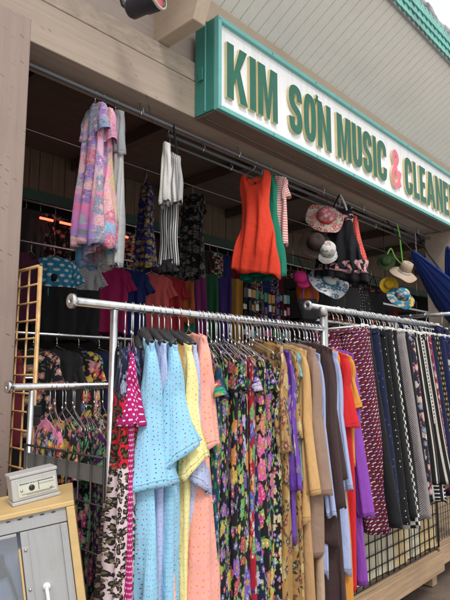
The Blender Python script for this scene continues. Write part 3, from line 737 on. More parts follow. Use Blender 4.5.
# ------------------------------------------------------------------ garments
TAU = 2 * math.pi
def fold_fn(seed, amp, n, W):
    r = random.Random(seed); k = [(r.uniform(.7, 1.3) * n, r.uniform(0, TAU), r.uniform(-1.2, 1.2), r.uniform(.5, 1)) for _ in range(3)]
    def f(x, v):
        s = 0
        for q, ph, dr, a in k:
            w = q * x / max(W, .05) * 3.14 + ph + dr * v; s += a * (.45 * math.sin(w) + 1.0 * (2 * abs(math.sin(w * .5 + .4)) - 1.1))
        return amp * s / 1.6
    return f
def torso(name, m, parent, L, Ws, Ts, slope=.35, neck=(.09, .03, .10), fold=.012, nf=3.2, seed=0, rows=44, cols=52, hem_wave=.012, strap=0, hang=0.0, v0=0.0, y_off=0.0, open_top=False, hl=0.0):
    """a hanging tube of cloth; Ws / Ts = (v, half width / half depth) down its length; neck = half width, back dip, front dip"""
    bm = BM(); uvl = bm.loops.layers.uv.new('UVMap'); uvh = bm.loops.layers.uv.new('Hem'); r = random.Random(seed)
    ff = fold_fn(seed, 1, nf, lerp_list(Ws, 1)); fs = fold_fn(seed + 9, 1, nf * 1.9, lerp_list(Ws, 1)); per = 0
    wm = max(w for _, w in Ws); P_ = 4 * wm
    hph = r.uniform(0, TAU); G = []
    for i in range(rows + 1):
        v = (i / rows) ** 1.25; W = lerp_list(Ws, v); T = lerp_list(Ts, v); row = []
        for j in range(cols):
            a = TAU * j / cols; c, sn = math.cos(a), math.sin(a)
            x = W * math.copysign(abs(c) ** .8, c); y = T * math.copysign(abs(sn) ** .8, sn)
            top = max(0.0, 1 - v * L / .30) ** 2
            z = -slope * abs(x) * (top if not open_top else 0) - v * L
            if neck and v * L < .30:
                nx = abs(x) / neck[0]
                if nx < 1: z -= (neck[2] if sn < 0 else neck[1]) * (1 - nx * nx) ** .6 * top
            if strap and v * L < .14 and abs(x) > neck[0] * 1.35: z -= strap * min(1, (abs(x) - neck[0] * 1.35) / .03) * (1 - v * L / .14)
            g = min(1, v * 1.6) ** 1.2 if not open_top else min(1, .35 + v)
            y += fold * g * ff(x, v * 2) + fold * .45 * g * fs(x, v * 3) + .003 * math.sin(x * 70 + v * 9 + seed)
            x += fold * .6 * g * math.sin(v * 5 + seed + sn * 1.3)
            if i == rows: z += hem_wave * math.sin(a * 3 + hph) + hem_wave * .6 * math.sin(a * 7 + hph * 2)
            if hl: z -= hl * v ** 3 * (x / max(W, .01))
            y += y_off + hang * v * L
            row.append((bm.verts.new((x, y, z)), P_ * j / cols, v * L + v0, L * (1 - v)))
        G.append(row)
    for i in range(rows):
        for j in range(cols):
            k = (j + 1) % cols; q = (G[i][j], G[i][k], G[i + 1][k], G[i + 1][j])
            f = bm.faces.new([x[0] for x in q]); f.smooth = True
            for lp, x in zip(f.loops, q):
                u = x[1] if not (k == 0 and x[1] == 0) else P_
                lp[uvl].uv = (u + seed * .137, x[2]); lp[uvh].uv = (0, x[3])
    # turned-in hem edge so the cloth shows a thickness and its inside
    o = link_mesh(name, bm, m, parent); md = o.modifiers.new('cloth_thickness', 'SOLIDIFY'); md.thickness = .0025; md.offset = -1
    return o
def sleeve(m, parent, side, ws, slope, ln, ang, arm, cuff, thick, seed=0, fold=.008, back=0.0, flare=0.0, name='sleeve', z_in=0.0, tail=0.0, slant=0.0):
    """sleeve hanging from a shoulder end; side -1 = the viewer's end of the hanger"""
    bm = BM(); uvl = bm.loops.layers.uv.new('UVMap'); uvh = bm.loops.layers.uv.new('Hem'); rows, cols = 26, 28
    O0 = Vector((ws - .03, 0, -slope * (ws - .03) + .004)); d = Vector((math.sin(ang), 0, -math.cos(ang)))
    I0 = Vector((ws - .055, 0, -slope * ws - arm)); O1 = O0 + Vector((.035, 0, 0)) + d * ln
    pn = Vector((math.cos(ang), 0, math.sin(ang))); I1 = O1 - pn * cuff
    PER = max(arm * 1.7, 4 * (thick + flare) + cuff); ctrl = O0 + Vector((.055, 0, -.02)); G = []; r = random.Random(seed); p1, p2 = r.uniform(0, 6), r.uniform(0, 6)
    for i in range(rows + 1):
        t = i / rows
        O = O0 * (1 - t) ** 2 + ctrl * 2 * t * (1 - t) + O1 * t * t
        if t > 0: O = O0.lerp(O1, t) + (ctrl - O0.lerp(O1, .15)) * (math.sin(min(1, t * 2.2) * math.pi) * .55 if t < .4545 else 0)
        I = I0.lerp(I1, t ** .8); C = (O + I) / 2; ax = (O - I) / 2; th = thick * (.55 + .45 * min(1, t * 3)) + flare * t * t
        row = []
        for j in range(cols):
            a = TAU * j / cols; c, s = math.cos(a), math.sin(a)
            p = C + ax * math.copysign(abs(c) ** (.85 + .9 * t), c)
            g = min(1, t * 2)
            y = th * math.copysign(abs(s) ** .85, s) + fold * g * math.sin(c * 5.2 + p1 + t * 1.5) + fold * .5 * g * math.sin(c * 10 + p2 - t)
            z = p.z - tail * t ** 3 * (.5 + .5 * c) + .004 * t ** 4 * math.sin(c * 5 + s * 2.2 + p2) + slant * s * t ** 2
            y += flare * .42 * t * t * math.sin(c * 6.5 + p2) * (.4 + .6 * abs(s))
            if i == rows: z += .004 * math.sin(a * 3 + p1)
            row.append((bm.verts.new((side * p.x, y + back * t, z)), j / cols * PER, t * ln, (1 - t) * ln))
        G.append(row)
    for i in range(rows):
        for j in range(cols):
            k = (j + 1) % cols; q = (G[i][j], G[i][k], G[i + 1][k], G[i + 1][j])
            if side < 0: q = q[::-1]
            f = bm.faces.new([x[0] for x in q]); f.smooth = True
            for lp, x in zip(f.loops, q): lp[uvl].uv = ((x[1] if not (k == 0 and x[1] == 0) else PER) + seed * .21, x[2]); lp[uvh].uv = (0, x[3])
    o = link_mesh(name, bm, m, parent); md = o.modifiers.new('cloth_thickness', 'SOLIDIFY'); md.thickness = .0025; md.offset = -1
    return o
def strip_loop(name, m, parent, pts, w, thick=.006, seed=0):
    """a belt, tie or ribbon along points"""
    bm = BM(); uvl = bm.loops.layers.uv.new('UVMap'); c = smooth_pts(pts, 5); rows = []
    for i, p in enumerate(c):
        d = (c[min(i + 1, len(c) - 1)] - c[max(i - 1, 0)]).normalized(); a = d.cross(Vector((0, 1, .01))).normalized(); b = a.cross(d).normalized()
        rows.append([bm.verts.new(p + a * w * sx_ + b * thick * sy_) for sx_, sy_ in ((-1, -.4), (-.4, -1), (.4, -1), (1, -.4), (1, .4), (.4, 1), (-.4, 1), (-1, .4))])
    for i in range(len(rows) - 1):
        for k in range(8):
            f = bm.faces.new((rows[i][k], rows[i][(k + 1) % 8], rows[i + 1][(k + 1) % 8], rows[i + 1][k])); f.smooth = True
            for lp, (q, kk) in zip(f.loops, ((i, k), (i, k + 1), (i + 1, k + 1), (i + 1, k))): lp[uvl].uv = (kk * w * .5, q * .02)
    bm.faces.new(rows[0][::-1]); bm.faces.new(rows[-1])
    bmesh.ops.recalc_face_normals(bm, faces=bm.faces)
    return link_mesh(name, bm, m, parent)

# hangers: the hook sits on a rail of radius rr at the thing's origin, the bar runs along local x
def hook_pts(rr, stem, top=0.0):
    R_ = rr + .0035
    return [(-R_ * .9, 0, -R_ * .35)] + [(R_ * math.cos(a), 0, R_ * math.sin(a)) for a in (math.pi * (1 - k / 8) for k in range(9))] + [(R_ * .8, 0, -R_ * .7), (.004, 0, -R_ * 1.6), (0, 0, -stem)]
def rot_hook(pts): return [(0 if False else p[1], p[0], p[2]) for p in pts]
_hm = {}
def hanger(label, p, yaw, style, rr=.0155, stem=.075, hw=.20, slope=.35, group='hangers on the front rails', tilt=0):
    """hook loops over a rail that lies across local x, so the loop is in the plane of local y"""
    key = (style, rr, stem, hw, slope)
    if key not in _hm:
        bm = BM()
        if style == 'wire':
            hk = [(q[0], 0, q[2]) for q in hook_pts(rr, stem)]
            tube(bm, hk, .0021, 6)
            z = -stem; e = hw; dz = slope * hw
            tube(bm, [(0, 0, z + .012), (.012, 0, z - .004), (e * .5, 0, z - dz * .5), (e - .01, 0, z - dz), (e, 0, z - dz - .012), (e - .012, 0, z - dz - .02), (0, 0, z - dz - .022), (-e + .012, 0, z - dz - .02), (-e, 0, z - dz - .012), (-e + .01, 0, z - dz), (-e * .5, 0, z - dz * .5), (-.012, 0, z - .004), (0, 0, z + .012)], .0021, 6)
            tube(bm, [(0, 0, z + .014), (0.003, .002, z + .03)], .0038, 6)
            _hm[key] = ('one', bm_mesh(bm, M_wire))
        elif style == 'plastic':
            tube(bm, [(q[0], 0, q[2]) for q in hook_pts(rr, stem)], .0024, 6); a = bm_mesh(bm, M_wire); bm = BM()
            z = -stem
            pts = [(-hw, 0, z - slope * hw)] + [(-hw * k, 0, z - slope * hw * k ** 1.15) for k in (.7, .4, .15)] + [(0, 0, z + .004)] + [(hw * k, 0, z - slope * hw * k ** 1.15) for k in (.15, .4, .7)] + [(hw, 0, z - slope * hw)]
            tube(bm, pts, lambda t: .013 + .011 * (1 - abs(2 * t - 1)), 10); b = bm_mesh(bm, M_black); _hm[key] = ('two', a, b, 'shoulder_bar')
        else:
            tube(bm, [(q[0], 0, q[2]) for q in hook_pts(rr, stem)], .0024, 6); a = bm_mesh(bm, M_wire); bm = BM(); z = -stem
            tube(bm, [(-hw, 0, z), (hw, 0, z)], .006, 8)
            for sx_ in (-1, 1): box(bm, (sx_ * hw * .85 - .012, -.011, z - .05), (sx_ * hw * .85 + .012, .011, z + .012), 0, .002)
            b = bm_mesh(bm, M_clip); _hm[key] = ('two', a, b, 'clip_bar')
    k = _hm[key]
    rot = (0, R(tilt), yaw)
    if k[0] == 'one':
        o = bpy.data.objects.new('clothes_hanger', k[1]); col.objects.link(o); o.location = p; o.rotation_euler = rot
    else:
        o = empty('clothes_hanger', p, rot)
        for nm, me in (('hook', k[1]), (k[3], k[2])):
            c = bpy.data.objects.new(nm, me); col.objects.link(c); c.parent = o
    tag(o, label, 'hanger', group); return o
def bm_mesh(bm, m):
    me = bpy.data.meshes.new('hanger_mesh'); bm.normal_update(); bm.to_mesh(me); bm.free(); me.materials.append(m); return me

HANG_Y = R(90)   # local -x points to the street when yaw = 90 degrees
def place(name, label, cat, p, yaw, group=None, drop=.09, tilt=0):
    t = empty(name, (p[0], p[1], p[2]), (0, R(tilt), yaw)); tag(t, label, cat, group)
    c = t; return t
def shirt(name, label, cat, p, yaw, m, L=.72, ws=.20, T=.03, hem=.24, hemT=.045, sl=.24, sa=10, arm=.17, cuff=.13, sth=.022, sm=None, slant=0, seed=1, style='wire', rr=.0155, stem=.085, slope=.35, fold=.014, nf=4, neck=(.075, .02, .07),
          group=None, short='', hang=True, hgroup='hangers on the dress rack', flare=0, mid=None, collar=None, both=True, tail=0, tilt=0, hl=0.0, back=0.0, waist=None, twist=0, strap=0, hem_wave=.012):
    t = place(name, label, cat, p, yaw, group, tilt=tilt)
    zt = -stem + .006
    Ws = [(0, ws), (.12, ws * .97)] + ([(waist[0], waist[1])] if waist else []) + [(1, hem)]
    o = torso('body', m, t, L, Ws, [(0, T * .45), (.15, T), (1, hemT)], slope, neck, fold, nf, seed, hl=hl, strap=strap, hem_wave=hem_wave); o.location.z = zt
    if sl:
        for sd in ((-1, 1) if both else (-1,)):
            s_ = sleeve(sm or m, t, sd, ws, slope, sl, R(sa), arm, cuff, sth, seed + (sd + 1), back=back, flare=flare, tail=tail, slant=slant); s_.location.z = zt
    if collar:
        bm = BM(); r_ = neck[0] * .95
        tube(bm, [(r_ * math.cos(a), .02 * math.sin(a), -slope * r_ * abs(math.cos(a)) - (neck[2] * .6 if math.sin(a) < 0 else neck[1]) * abs(math.sin(a)) + .008) for a in (TAU * k / 20 for k in range(20))], .011, 6, closed=True)
        c_ = link_mesh('collar', bm, collar, t); c_.location.z = zt
    if hang: hanger('%s hanger carrying the %s' % ({'wire': 'chrome wire', 'plastic': 'thick black plastic'}[style], short or label), p, yaw, style, rr, stem, ws - .015, slope, hgroup, tilt)
    return t

# ---- prints
skyb = (.30, .60, .80); lav = (.46, .52, .76); yel = (.85, .78, .36); pea = (.88, .40, .34)
C_blue = CL('sky_blue_dotted', c_dots(skyb, [(.05, .06, .25), (.55, .08, .15), (.1, .12, .3)], .0155, .0019))
C_lav = CL('lavender_dotted', c_dots(lav, [(.05, .06, .25), (.5, .2, .3)], .016, .0019))
C_yel = CL('yellow_dotted', c_dots(yel, [(.75, .30, .03), (.7, .4, .05)], .020, .0025))
C_pea = CL('peach_dotted', c_dots(pea, [(.80, .25, .02), (.85, .35, .03)], .022, .0032, pres=.15))
C_pea2 = CL('pale_peach_dotted', c_dots((.85, .47, .42), [(.80, .25, .02)], .026, .004))
C_mag = CL('magenta_polka', c_grid_dots((.42, .012, .15), (.85, .70, .75), .0165, .0036))
_dkprint = c_floral((.012, .014, .04), [(.05, .08, .28), (.25, .3, .45), (.02, .03, .15)], (.10, .13, .28), .07, .45, 5, .7, (.3, .35, .5))
_redleo = c_leopard((.55, .015, .03), (.012, .012, .012), (.10, .08, .03), .027)
_wleo = c_leopard((.66, .52, .56), (.02, .018, .018), (.16, .13, .07), .022)
C_leo = CL('leopard_border', c_bands([(0, _dkprint), (.20, _redleo), (.44, _wleo), (1.05, _redleo)]))
C_leo2 = CL('leopard_border_two', c_bands([(0, _dkprint), (.26, _redleo), (.52, _wleo), (1.0, _redleo)]))
C_dkfl = CL('navy_dark_floral', c_floral((.012, .012, .03), [(.10, .09, .30), (.28, .05, .12), (.3, .32, .42)], (.05, .07, .16), .06, .5, 5, .7))
BK = (.010, .010, .013)
def fl(name, base, cols, leaf, pitch=.1, R0=.5, pet=5, small=None, centre=(.45, .22, .06), pres=.8): return CL(name, c_floral(base, cols, tuple(x * .75 for x in leaf), pitch, R0, pet, pres - .10, centre, .34, small or [(.24, .10, .45), (.45, .05, .12), (.10, .28, .10), (.08, .16, .45)]))
FL = [
 ('blue and green leafy', fl('fl_bluegreen', (.01, .05, .09), [(.03, .20, .55), (.02, .35, .18), (.10, .45, .60), (.45, .18, .03)], (.03, .35, .10), 0.079, .55, 3)),
 ('black with lime and yellow blossoms', fl('fl_lime', BK, [(.30, .42, .06), (.50, .42, .08), (.22, .10, .42), (.12, .36, .10)], (.12, .36, .05), 0.061, .5, 5)),
 ('black with green leaves and grey ferns', fl('fl_fern', BK, [(.06, .32, .08), (.10, .40, .12), (.05, .05, .06), (.60, .50, .06)], (.08, .09, .09), 0.086, .55, 4)),
 ('black with yellow and orange lilies', fl('fl_lily', BK, [(.55, .38, .06), (.60, .22, .04), (.26, .12, .48), (.5, .08, .10)], (.10, .25, .05), 0.079, .5, 6)),
 ('black with small green and red posies', fl('fl_posy', BK, [(.10, .40, .10), (.50, .04, .06), (.6, .5, .1)], (.10, .30, .08), 0.047, .5, 5)),
 ('black with violet daisies', fl('fl_violet', BK, [(.16, .08, .48), (.22, .16, .60), (.50, .45, .70)], (.22, .32, .08), 0.072, .52, 8, [(.35, .45, .10), (.3, .3, .5)])),
 ('black with big orange roses', fl('fl_rose', BK, [(.72, .25, .08), (.16, .10, .46), (.68, .32, .12)], (.30, .38, .14), 0.108, .5, 5, [(.20, .14, .55), (.4, .45, .2)])),
 ('red and blue patchwork', fl('fl_patch', (.32, .012, .03), [(.04, .14, .50), (.08, .40, .12), (.62, .30, .05)], (.03, .05, .3), 0.086, .52, 4, [(.5, .5, .6), (.5, .06, .1)])),
 ('navy with white and lilac flowers', fl('fl_lilac', (.012, .014, .05), [(.50, .45, .66), (.24, .16, .55), (.6, .58, .5)], (.20, .30, .12), 0.072, .5, 6)),
 ('black with hot pink peonies', fl('fl_peony', BK, [(.70, .05, .26), (.75, .12, .35), (.62, .18, .12)], (.08, .32, .07), 0.094, .52, 5, [(.65, .35, .1), (.3, .4, .1)])),
 ('navy with coral and green garlands', fl('fl_garland', (.012, .013, .045), [(.70, .28, .16), (.62, .50, .38), (.1, .4, .12)], (.10, .32, .08), 0.054, .5, 6)),
 ('black with purple and lime flowers', fl('fl_plime', BK, [(.24, .06, .46), (.30, .45, .07), (.6, .12, .3)], (.1, .25, .08), 0.065, .5, 5)),
 ('black with scarlet and blue blossoms', fl('fl_scar', BK, [(.55, .03, .04), (.05, .12, .45), (.55, .45, .1)], (.06, .25, .08), 0.068, .5, 5)),
 ('black with pale yellow sprigs', fl('fl_sprig', BK, [(.62, .56, .30), (.35, .42, .15)], (.18, .28, .08), 0.043, .45, 5)),
]
gold_b = (.36, .20, .055)
C_gold = CL('bronze_brocade', c_floral(gold_b, [(.03, .02, .015), (.55, .42, .18), (.22, .02, .02)], (.05, .03, .02), .060, .46, 6, .75, (.5, .35, .1)), rough=.42, spec=.5)
C_purp = CL('purple_gold_satin', c_floral((.11, .03, .34), [(.50, .42, .30), (.30, .2, .45)], (.25, .15, .3), .11, .4, 5, .5, (.6, .5, .3)), rough=.45, spec=.5)
C_tan = CL('tan_suiting', c_plain((.56, .34, .14))); C_tan2 = CL('camel_suiting', c_plain((.45, .27, .13)))
C_moc = CL('mocha_suiting', c_plain((.30, .20, .15))); C_bge = CL('beige_suiting', c_plain((.46, .33, .24)))
C_brn = CL('dark_brown_suiting', c_plain((.050, .028, .028))); C_pblue = CL('powder_blue', c_plain((.36, .42, .66)))
C_red = CL('red_crepe', c_plain((.55, .02, .025))); C_or = CL('orange_ochre', c_plain((.62, .26, .045))); C_vio = CL('violet_jersey', c_plain((.24, .06, .40)))
C_aqua = CL('aqua_lining', c_plain((.18, .40, .46)))
C_blk = CL('black_cloth', c_plain((.014, .014, .016))); C_navy = CL('navy_cloth', c_plain((.012, .016, .05)))

def yaw_(tw): return R(90 - tw)
# ------------------------------------------------------------------ front dress rack, left to right
FP = lambda x: (x, F1Y, F1Z)
GD = 'dresses on the front rack'
LONG = dict(L=1.38, ws=.17, T=.03, hem=.20, hemT=.05, group=GD)
shirt('dress', 'dark printed maxi dress with red and leopard border beside the chrome upright', 'dress', FP(1.225), yaw_(36), C_leo, sl=.30, sa=0, arm=.15, cuff=.11, sth=.018, seed=11, stem=.115, style='wire', short='leopard bordered maxi dress first on the rail', fold=.02, nf=4, **{**LONG, 'hem': .17, 'hemT': .052})
shirt('dress', 'magenta dress with white polka dots hanging between two leopard bordered dresses', 'dress', FP(1.255), yaw_(36), C_mag, sl=.24, sa=4, arm=.14, cuff=.10, sth=.018, seed=12, stem=.115, short='magenta polka dot dress', fold=.008, flare=.020, slope=.45, **{**LONG, 'ws': .185, 'hem': .19, 'hemT': .017, 'T': .018})
shirt('dress', 'leopard bordered maxi dress just right of the magenta polka dot dress', 'dress', FP(1.262), yaw_(34), C_leo2, sl=.24, sa=0, arm=.15, cuff=.09, sth=.014, seed=13, stem=.12, short='leopard bordered dress right of the polka dots', fold=.018, nf=4, **{**LONG, 'ws': .16, 'hem': .17, 'hemT': .040})
shirt('dress', 'navy dark floral dress half hidden between leopard border and sky blue dress', 'dress', FP(1.292), yaw_(36), C_dkfl, sl=0, seed=14, stem=.125, style='plastic', short='navy dark floral dress', **{**LONG, 'ws': .13, 'hem': .14, 'hemT': .03})
PST = dict(stem=.095, style='plastic', slope=.30, neck=(.07, .02, .06))
shirt('dress', 'sky blue dotted dress with a very long wide sleeve, foremost of the pastel dresses', 'dress', FP(1.310), yaw_(28), C_blue, sl=.50, sa=4, arm=.19, cuff=.055, sth=.034, slant=-.012, seed=21, flare=.050, short='foremost sky blue dotted dress', tail=.0, **PST, **{**LONG, 'hemT': .05, 'fold': .02, 'nf': 5})
shirt('dress', 'lavender dotted dress squeezed between the two sky blue dresses', 'dress', FP(1.352), yaw_(24), C_lav, sl=.50, sa=0, arm=.19, cuff=.045, sth=.014, seed=22, flare=.012, short='lavender dotted dress between the blue ones', **PST, **{**LONG, 'ws': .165, 'hem': .15, 'hemT': .015, 'fold': .010, 'nf': 5})
shirt('dress', 'second sky blue dotted dress, its sleeve ending higher beside the yellow one', 'dress', FP(1.388), yaw_(21), C_blue, sl=.40, sa=7, arm=.19, cuff=.05, sth=.032, slant=-.05, seed=23, flare=.046, short='second sky blue dotted dress', tail=.0, **PST, **{**LONG, 'ws': .18, 'hemT': .035, 'fold': .02, 'nf': 5})
shirt('dress', 'pale peach dotted dress seen only as a strip under the blue sleeves', 'dress', FP(1.415), yaw_(24), C_pea2, sl=.30, sa=0, arm=.16, cuff=.045, sth=.012, seed=24, flare=.0, short='pale peach dress under the blue sleeves', **PST, **{**LONG, 'ws': .15, 'hemT': .03, 'fold': .016, 'nf': 5})
shirt('dress', 'pale yellow dress with orange dots between blue and peach dresses', 'dress', FP(1.452), yaw_(17), C_yel, sl=.45, sa=6, arm=.18, cuff=.045, sth=.024, slant=-.04, seed=25, flare=.026, short='pale yellow dotted dress', tail=.0, **PST, **{**LONG, 'ws': .175, 'hem': .15, 'hemT': .013, 'fold': .010, 'nf': 5})
shirt('dress', 'second lavender dotted dress, right behind the yellow one', 'dress', FP(1.495), yaw_(20), C_lav, sl=.52, sa=4, arm=.19, cuff=.045, sth=.02, slant=.03, seed=26, flare=.026, short='lavender dress behind the yellow one', **PST, **{**LONG, 'ws': .165, 'hem': .15, 'hemT': .015, 'fold': .010, 'nf': 5})
shirt('dress', 'peach dotted dress with orange spots, last of the pastel dresses on the rail', 'dress', FP(1.545), yaw_(22), C_pea, sl=.42, sa=2, arm=.19, cuff=.05, sth=.036, slant=-.012, seed=27, flare=.012, short='peach dotted dress', stem=.068, style='wire', slope=.26, neck=(.07, .02, .06), fold=.016, nf=4, tail=.0, **{**LONG, 'ws': .185, 'hemT': .105})
x = 1.632
pos = [1.625, 1.652, 1.679, 1.706, 1.732, 1.758, 1.785, 1.808, 1.832, 1.858, 1.884, 1.908, 1.930, 1.950]
for i, (nm, m) in enumerate(FL):
    r = random.Random(40 + i)
    shirt('dress', 'summer dress printed %s, among the dark floral dresses' % nm, 'dress', FP(pos[i]), yaw_(24 - i + r.uniform(-4, 4)), m, L=1.36, ws=.17 + r.uniform(-.02, .02), T=.026, hem=.19 + r.uniform(-.02, .02), hemT=.034 + r.uniform(-.006, .012), sl=0 if i % 4 else .13, sa=20, arm=.12, cuff=.09, sth=.016,
          seed=50 + i, flare=.014, stem=.125 + r.uniform(-.008, .012), fold=.018, nf=5, slope=.5, neck=(.08, .03, .09), group=GD, short='%s dress' % nm)
# bunched empty wire hangers between the dresses
JK = dict(style='wire', hgroup='hangers on the dress rack', group='jackets and tops on the front rack', tilt=.6)
shirt('jacket', 'bronze brocade jacket with dark flowers, foremost of the jackets', 'jacket', FP(1.985), yaw_(16), C_gold, L=1.22, ws=.195, T=.03, hem=.20, hemT=.034, sl=.46, sa=4, arm=.18, cuff=0.074, sth=.026, seed=71, stem=.085, short='bronze brocade jacket', slope=.26, neck=(.06, .0, .04), **JK)
shirt('tunic', 'purple satin tunic with gold flowers between bronze jackets', 'tunic', FP(2.036), yaw_(14), C_purp, L=.86, ws=.19, T=.025, hem=.20, hemT=.024, sl=.60, sa=4, arm=.17, cuff=0.062, sth=.018, seed=72, stem=.10, short='purple satin tunic', slope=.32, **JK)
shirt('jacket', 'second bronze jacket with pale gold pattern, right of the purple satin', 'jacket', FP(2.067), yaw_(12), C_gold, L=1.16, ws=.19, T=.025, hem=.20, hemT=.028, sl=.40, sa=4, arm=.17, cuff=0.068, sth=.02, seed=73, stem=.095, short='second bronze jacket', slope=.30, **JK)
shirt('top', 'aqua top, only its shoulder showing among the tan jackets', 'top', FP(2.093), yaw_(12), C_aqua, L=.62, ws=.185, T=.02, hem=.2, hemT=.02, sl=.12, sa=3, arm=.15, cuff=0.074, sth=.014, seed=74, stem=.105, short='aqua top', slope=.3, **JK)
shirt('jacket', 'light tan jacket with a plain sleeve reaching to mid height', 'jacket', FP(2.124), yaw_(10), C_tan, L=.80, ws=.20, T=.03, hem=.21, hemT=.028, sl=.64, sa=5, arm=.19, cuff=0.074, sth=.028, seed=75, stem=.088, short='light tan jacket', slope=.30, **JK)
shirt('dress', 'camel dress hanging long below the tan jacket', 'dress', FP(2.145), yaw_(10), C_tan2, L=1.30, ws=.18, T=.022, hem=.20, hemT=.034, sl=0, seed=76, stem=.10, short='camel dress', slope=.3, **JK)
shirt('jacket', 'mocha jacket with rounded shoulder next to the dark brown one', 'jacket', FP(2.191), yaw_(9), C_moc, L=.98, ws=.205, T=.03, hem=.21, hemT=.03, sl=.66, sa=5, arm=.19, cuff=0.074, sth=.027, seed=77, stem=.078, short='mocha jacket', slope=.30, **JK)
shirt('dress', 'beige dress reaching to the floor between mocha and powder blue', 'dress', FP(2.219), yaw_(8), C_bge, L=1.42, ws=.18, T=.022, hem=.20, hemT=.036, sl=0, seed=78, stem=.10, short='beige dress', slope=.3, **JK)
shirt('blouse', 'powder blue blouse with a long thin sleeve left of the dark brown jacket', 'blouse', FP(2.243), yaw_(8), C_pblue, L=1.05, ws=.19, T=.02, hem=.20, hemT=.02, sl=.74, sa=5, arm=.17, cuff=0.062, sth=.016, seed=79, stem=.10, short='powder blue blouse left of the brown jacket', slope=.32, **JK)
shirt('jacket', 'dark brown jacket with a wide straight sleeve', 'jacket', FP(2.284), yaw_(8), C_brn, L=.95, ws=.215, T=.034, hem=.225, hemT=.034, sl=.74, sa=5, arm=.20, cuff=0.093, sth=.036, seed=80, stem=.07, short='dark brown jacket', slope=.27, **JK)
shirt('dress', 'dark brown dress hanging long behind the brown jacket', 'dress', FP(2.325), yaw_(6), C_brn, L=1.40, ws=.20, T=.03, hem=.22, hemT=.05, sl=.62, sa=5, arm=.19, cuff=0.087, sth=.03, seed=81, stem=.078, short='dark brown dress', slope=.28, **JK)
shirt('blouse', 'powder blue blouse between dark brown and red garments', 'blouse', FP(2.366), yaw_(4), C_pblue, L=1.08, ws=.20, T=.025, hem=.22, hemT=.034, sl=.66, sa=5, arm=.18, cuff=0.068, sth=.022, seed=82, stem=.085, short='powder blue blouse beside the red dress', slope=.32, **JK)
shirt('dress', 'ochre orange long dress tucked behind powder blue and red', 'dress', FP(2.397), yaw_(3), C_or, L=1.40, ws=.185, T=.024, hem=.21, hemT=.044, sl=.24, sa=4, arm=.17, cuff=0.074, sth=.02, seed=83, stem=.08, short='ochre orange long dress', slope=.33, **JK)
shirt('dress', 'bright red dress with a short wide sleeve', 'dress', FP(2.425), yaw_(2), C_red, L=1.18, ws=.215, T=.03, hem=.225, hemT=.03, sl=.36, sa=7, arm=.19, cuff=0.105, sth=.028, seed=84, stem=.085, short='bright red dress', slope=.36, flare=.012, **JK)
shirt('top', 'ochre orange top with short sleeve right of the red dress', 'top', FP(2.456), yaw_(0), C_or, L=.60, ws=.22, T=.024, hem=.22, hemT=.02, sl=.27, sa=9, arm=.18, cuff=0.087, sth=.02, seed=85, stem=.088, short='ochre orange top', slope=.36, flare=.014, **JK)
shirt('dress', 'violet long dress, last garment on the front rack', 'dress', FP(2.490), yaw_(-4), C_vio, L=1.17, ws=.20, T=.024, hem=.23, hemT=.036, sl=.80, sa=5, arm=.18, cuff=0.081, sth=.028, seed=86, stem=.09, short='violet long dress', slope=.30, **JK)
# spare hangers crowding the chrome rail
r = random.Random(5)
for i in range(16):
    hanger('empty chrome wire hanger crowded between the dresses on the front chrome rail', FP(1.60 + i * .052 + r.uniform(-.012, .012)), yaw_(20 - i + r.uniform(-9, 9)), 'wire', .0155, .085 + r.uniform(0, .03), .165, .42, 'empty hangers on the front rail', r.uniform(-3, 3))

# ------------------------------------------------------------------ rack of trousers and skirts
def leg_tube(m, parent, x0, x1, xh0, xh1, z0, z1, T0, T1, seed, fold=.006, name='leg'):
    bm = BM(); uvl = bm.loops.layers.uv.new('UVMap'); rows, cols = 34, 30; G = []; r = random.Random(seed); p1, p2 = r.uniform(0, 6), r.uniform(0, 6)
    per = 2 * abs(x1 - x0) * 1.1
    for i in range(rows + 1):
        v = i / rows; a0 = x0 + (xh0 - x0) * v; a1 = x1 + (xh1 - x1) * v; T = T0 + (T1 - T0) * v; row = []
        for j in range(cols):
            a = TAU * j / cols; c, s = math.cos(a), math.sin(a)
            x = (a0 + a1) / 2 + (a1 - a0) / 2 * math.copysign(abs(c) ** .8, c)
            y = T * math.copysign(abs(s) ** .75, s) + .010 * v * math.sin(v * 4.2 + p1) + .006 * math.sin(v * 9 + p2) + fold * (math.sin(x * 55 + p1 + v * 2) + .6 * math.sin(x * 25 + p2 - v * 3)) * (.3 + v)
            x += .008 * v * math.sin(v * 3.5 + p2)
            z = z0 + (z1 - z0) * v + (.005 * math.sin(a * 2 + p1) if i == rows else 0)
            row.append((bm.verts.new((x, y, z)), per * j / cols, v * (z0 - z1)))
        G.append(row)
    for i in range(rows):
        for j in range(cols):
            k = (j + 1) % cols; q = (G[i][j], G[i][k], G[i + 1][k], G[i + 1][j]); f = bm.faces.new([x[0] for x in q]); f.smooth = True
            for lp, x in zip(f.loops, q): lp[uvl].uv = ((x[1] if not (k == 0 and x[1] == 0) else per) + seed * .3, x[2])
    o = link_mesh(name, bm, m, parent); md = o.modifiers.new('cloth_thickness', 'SOLIDIFY'); md.thickness = .003; md.offset = -1; return o
GT = 'trousers and skirts on the steel rail'
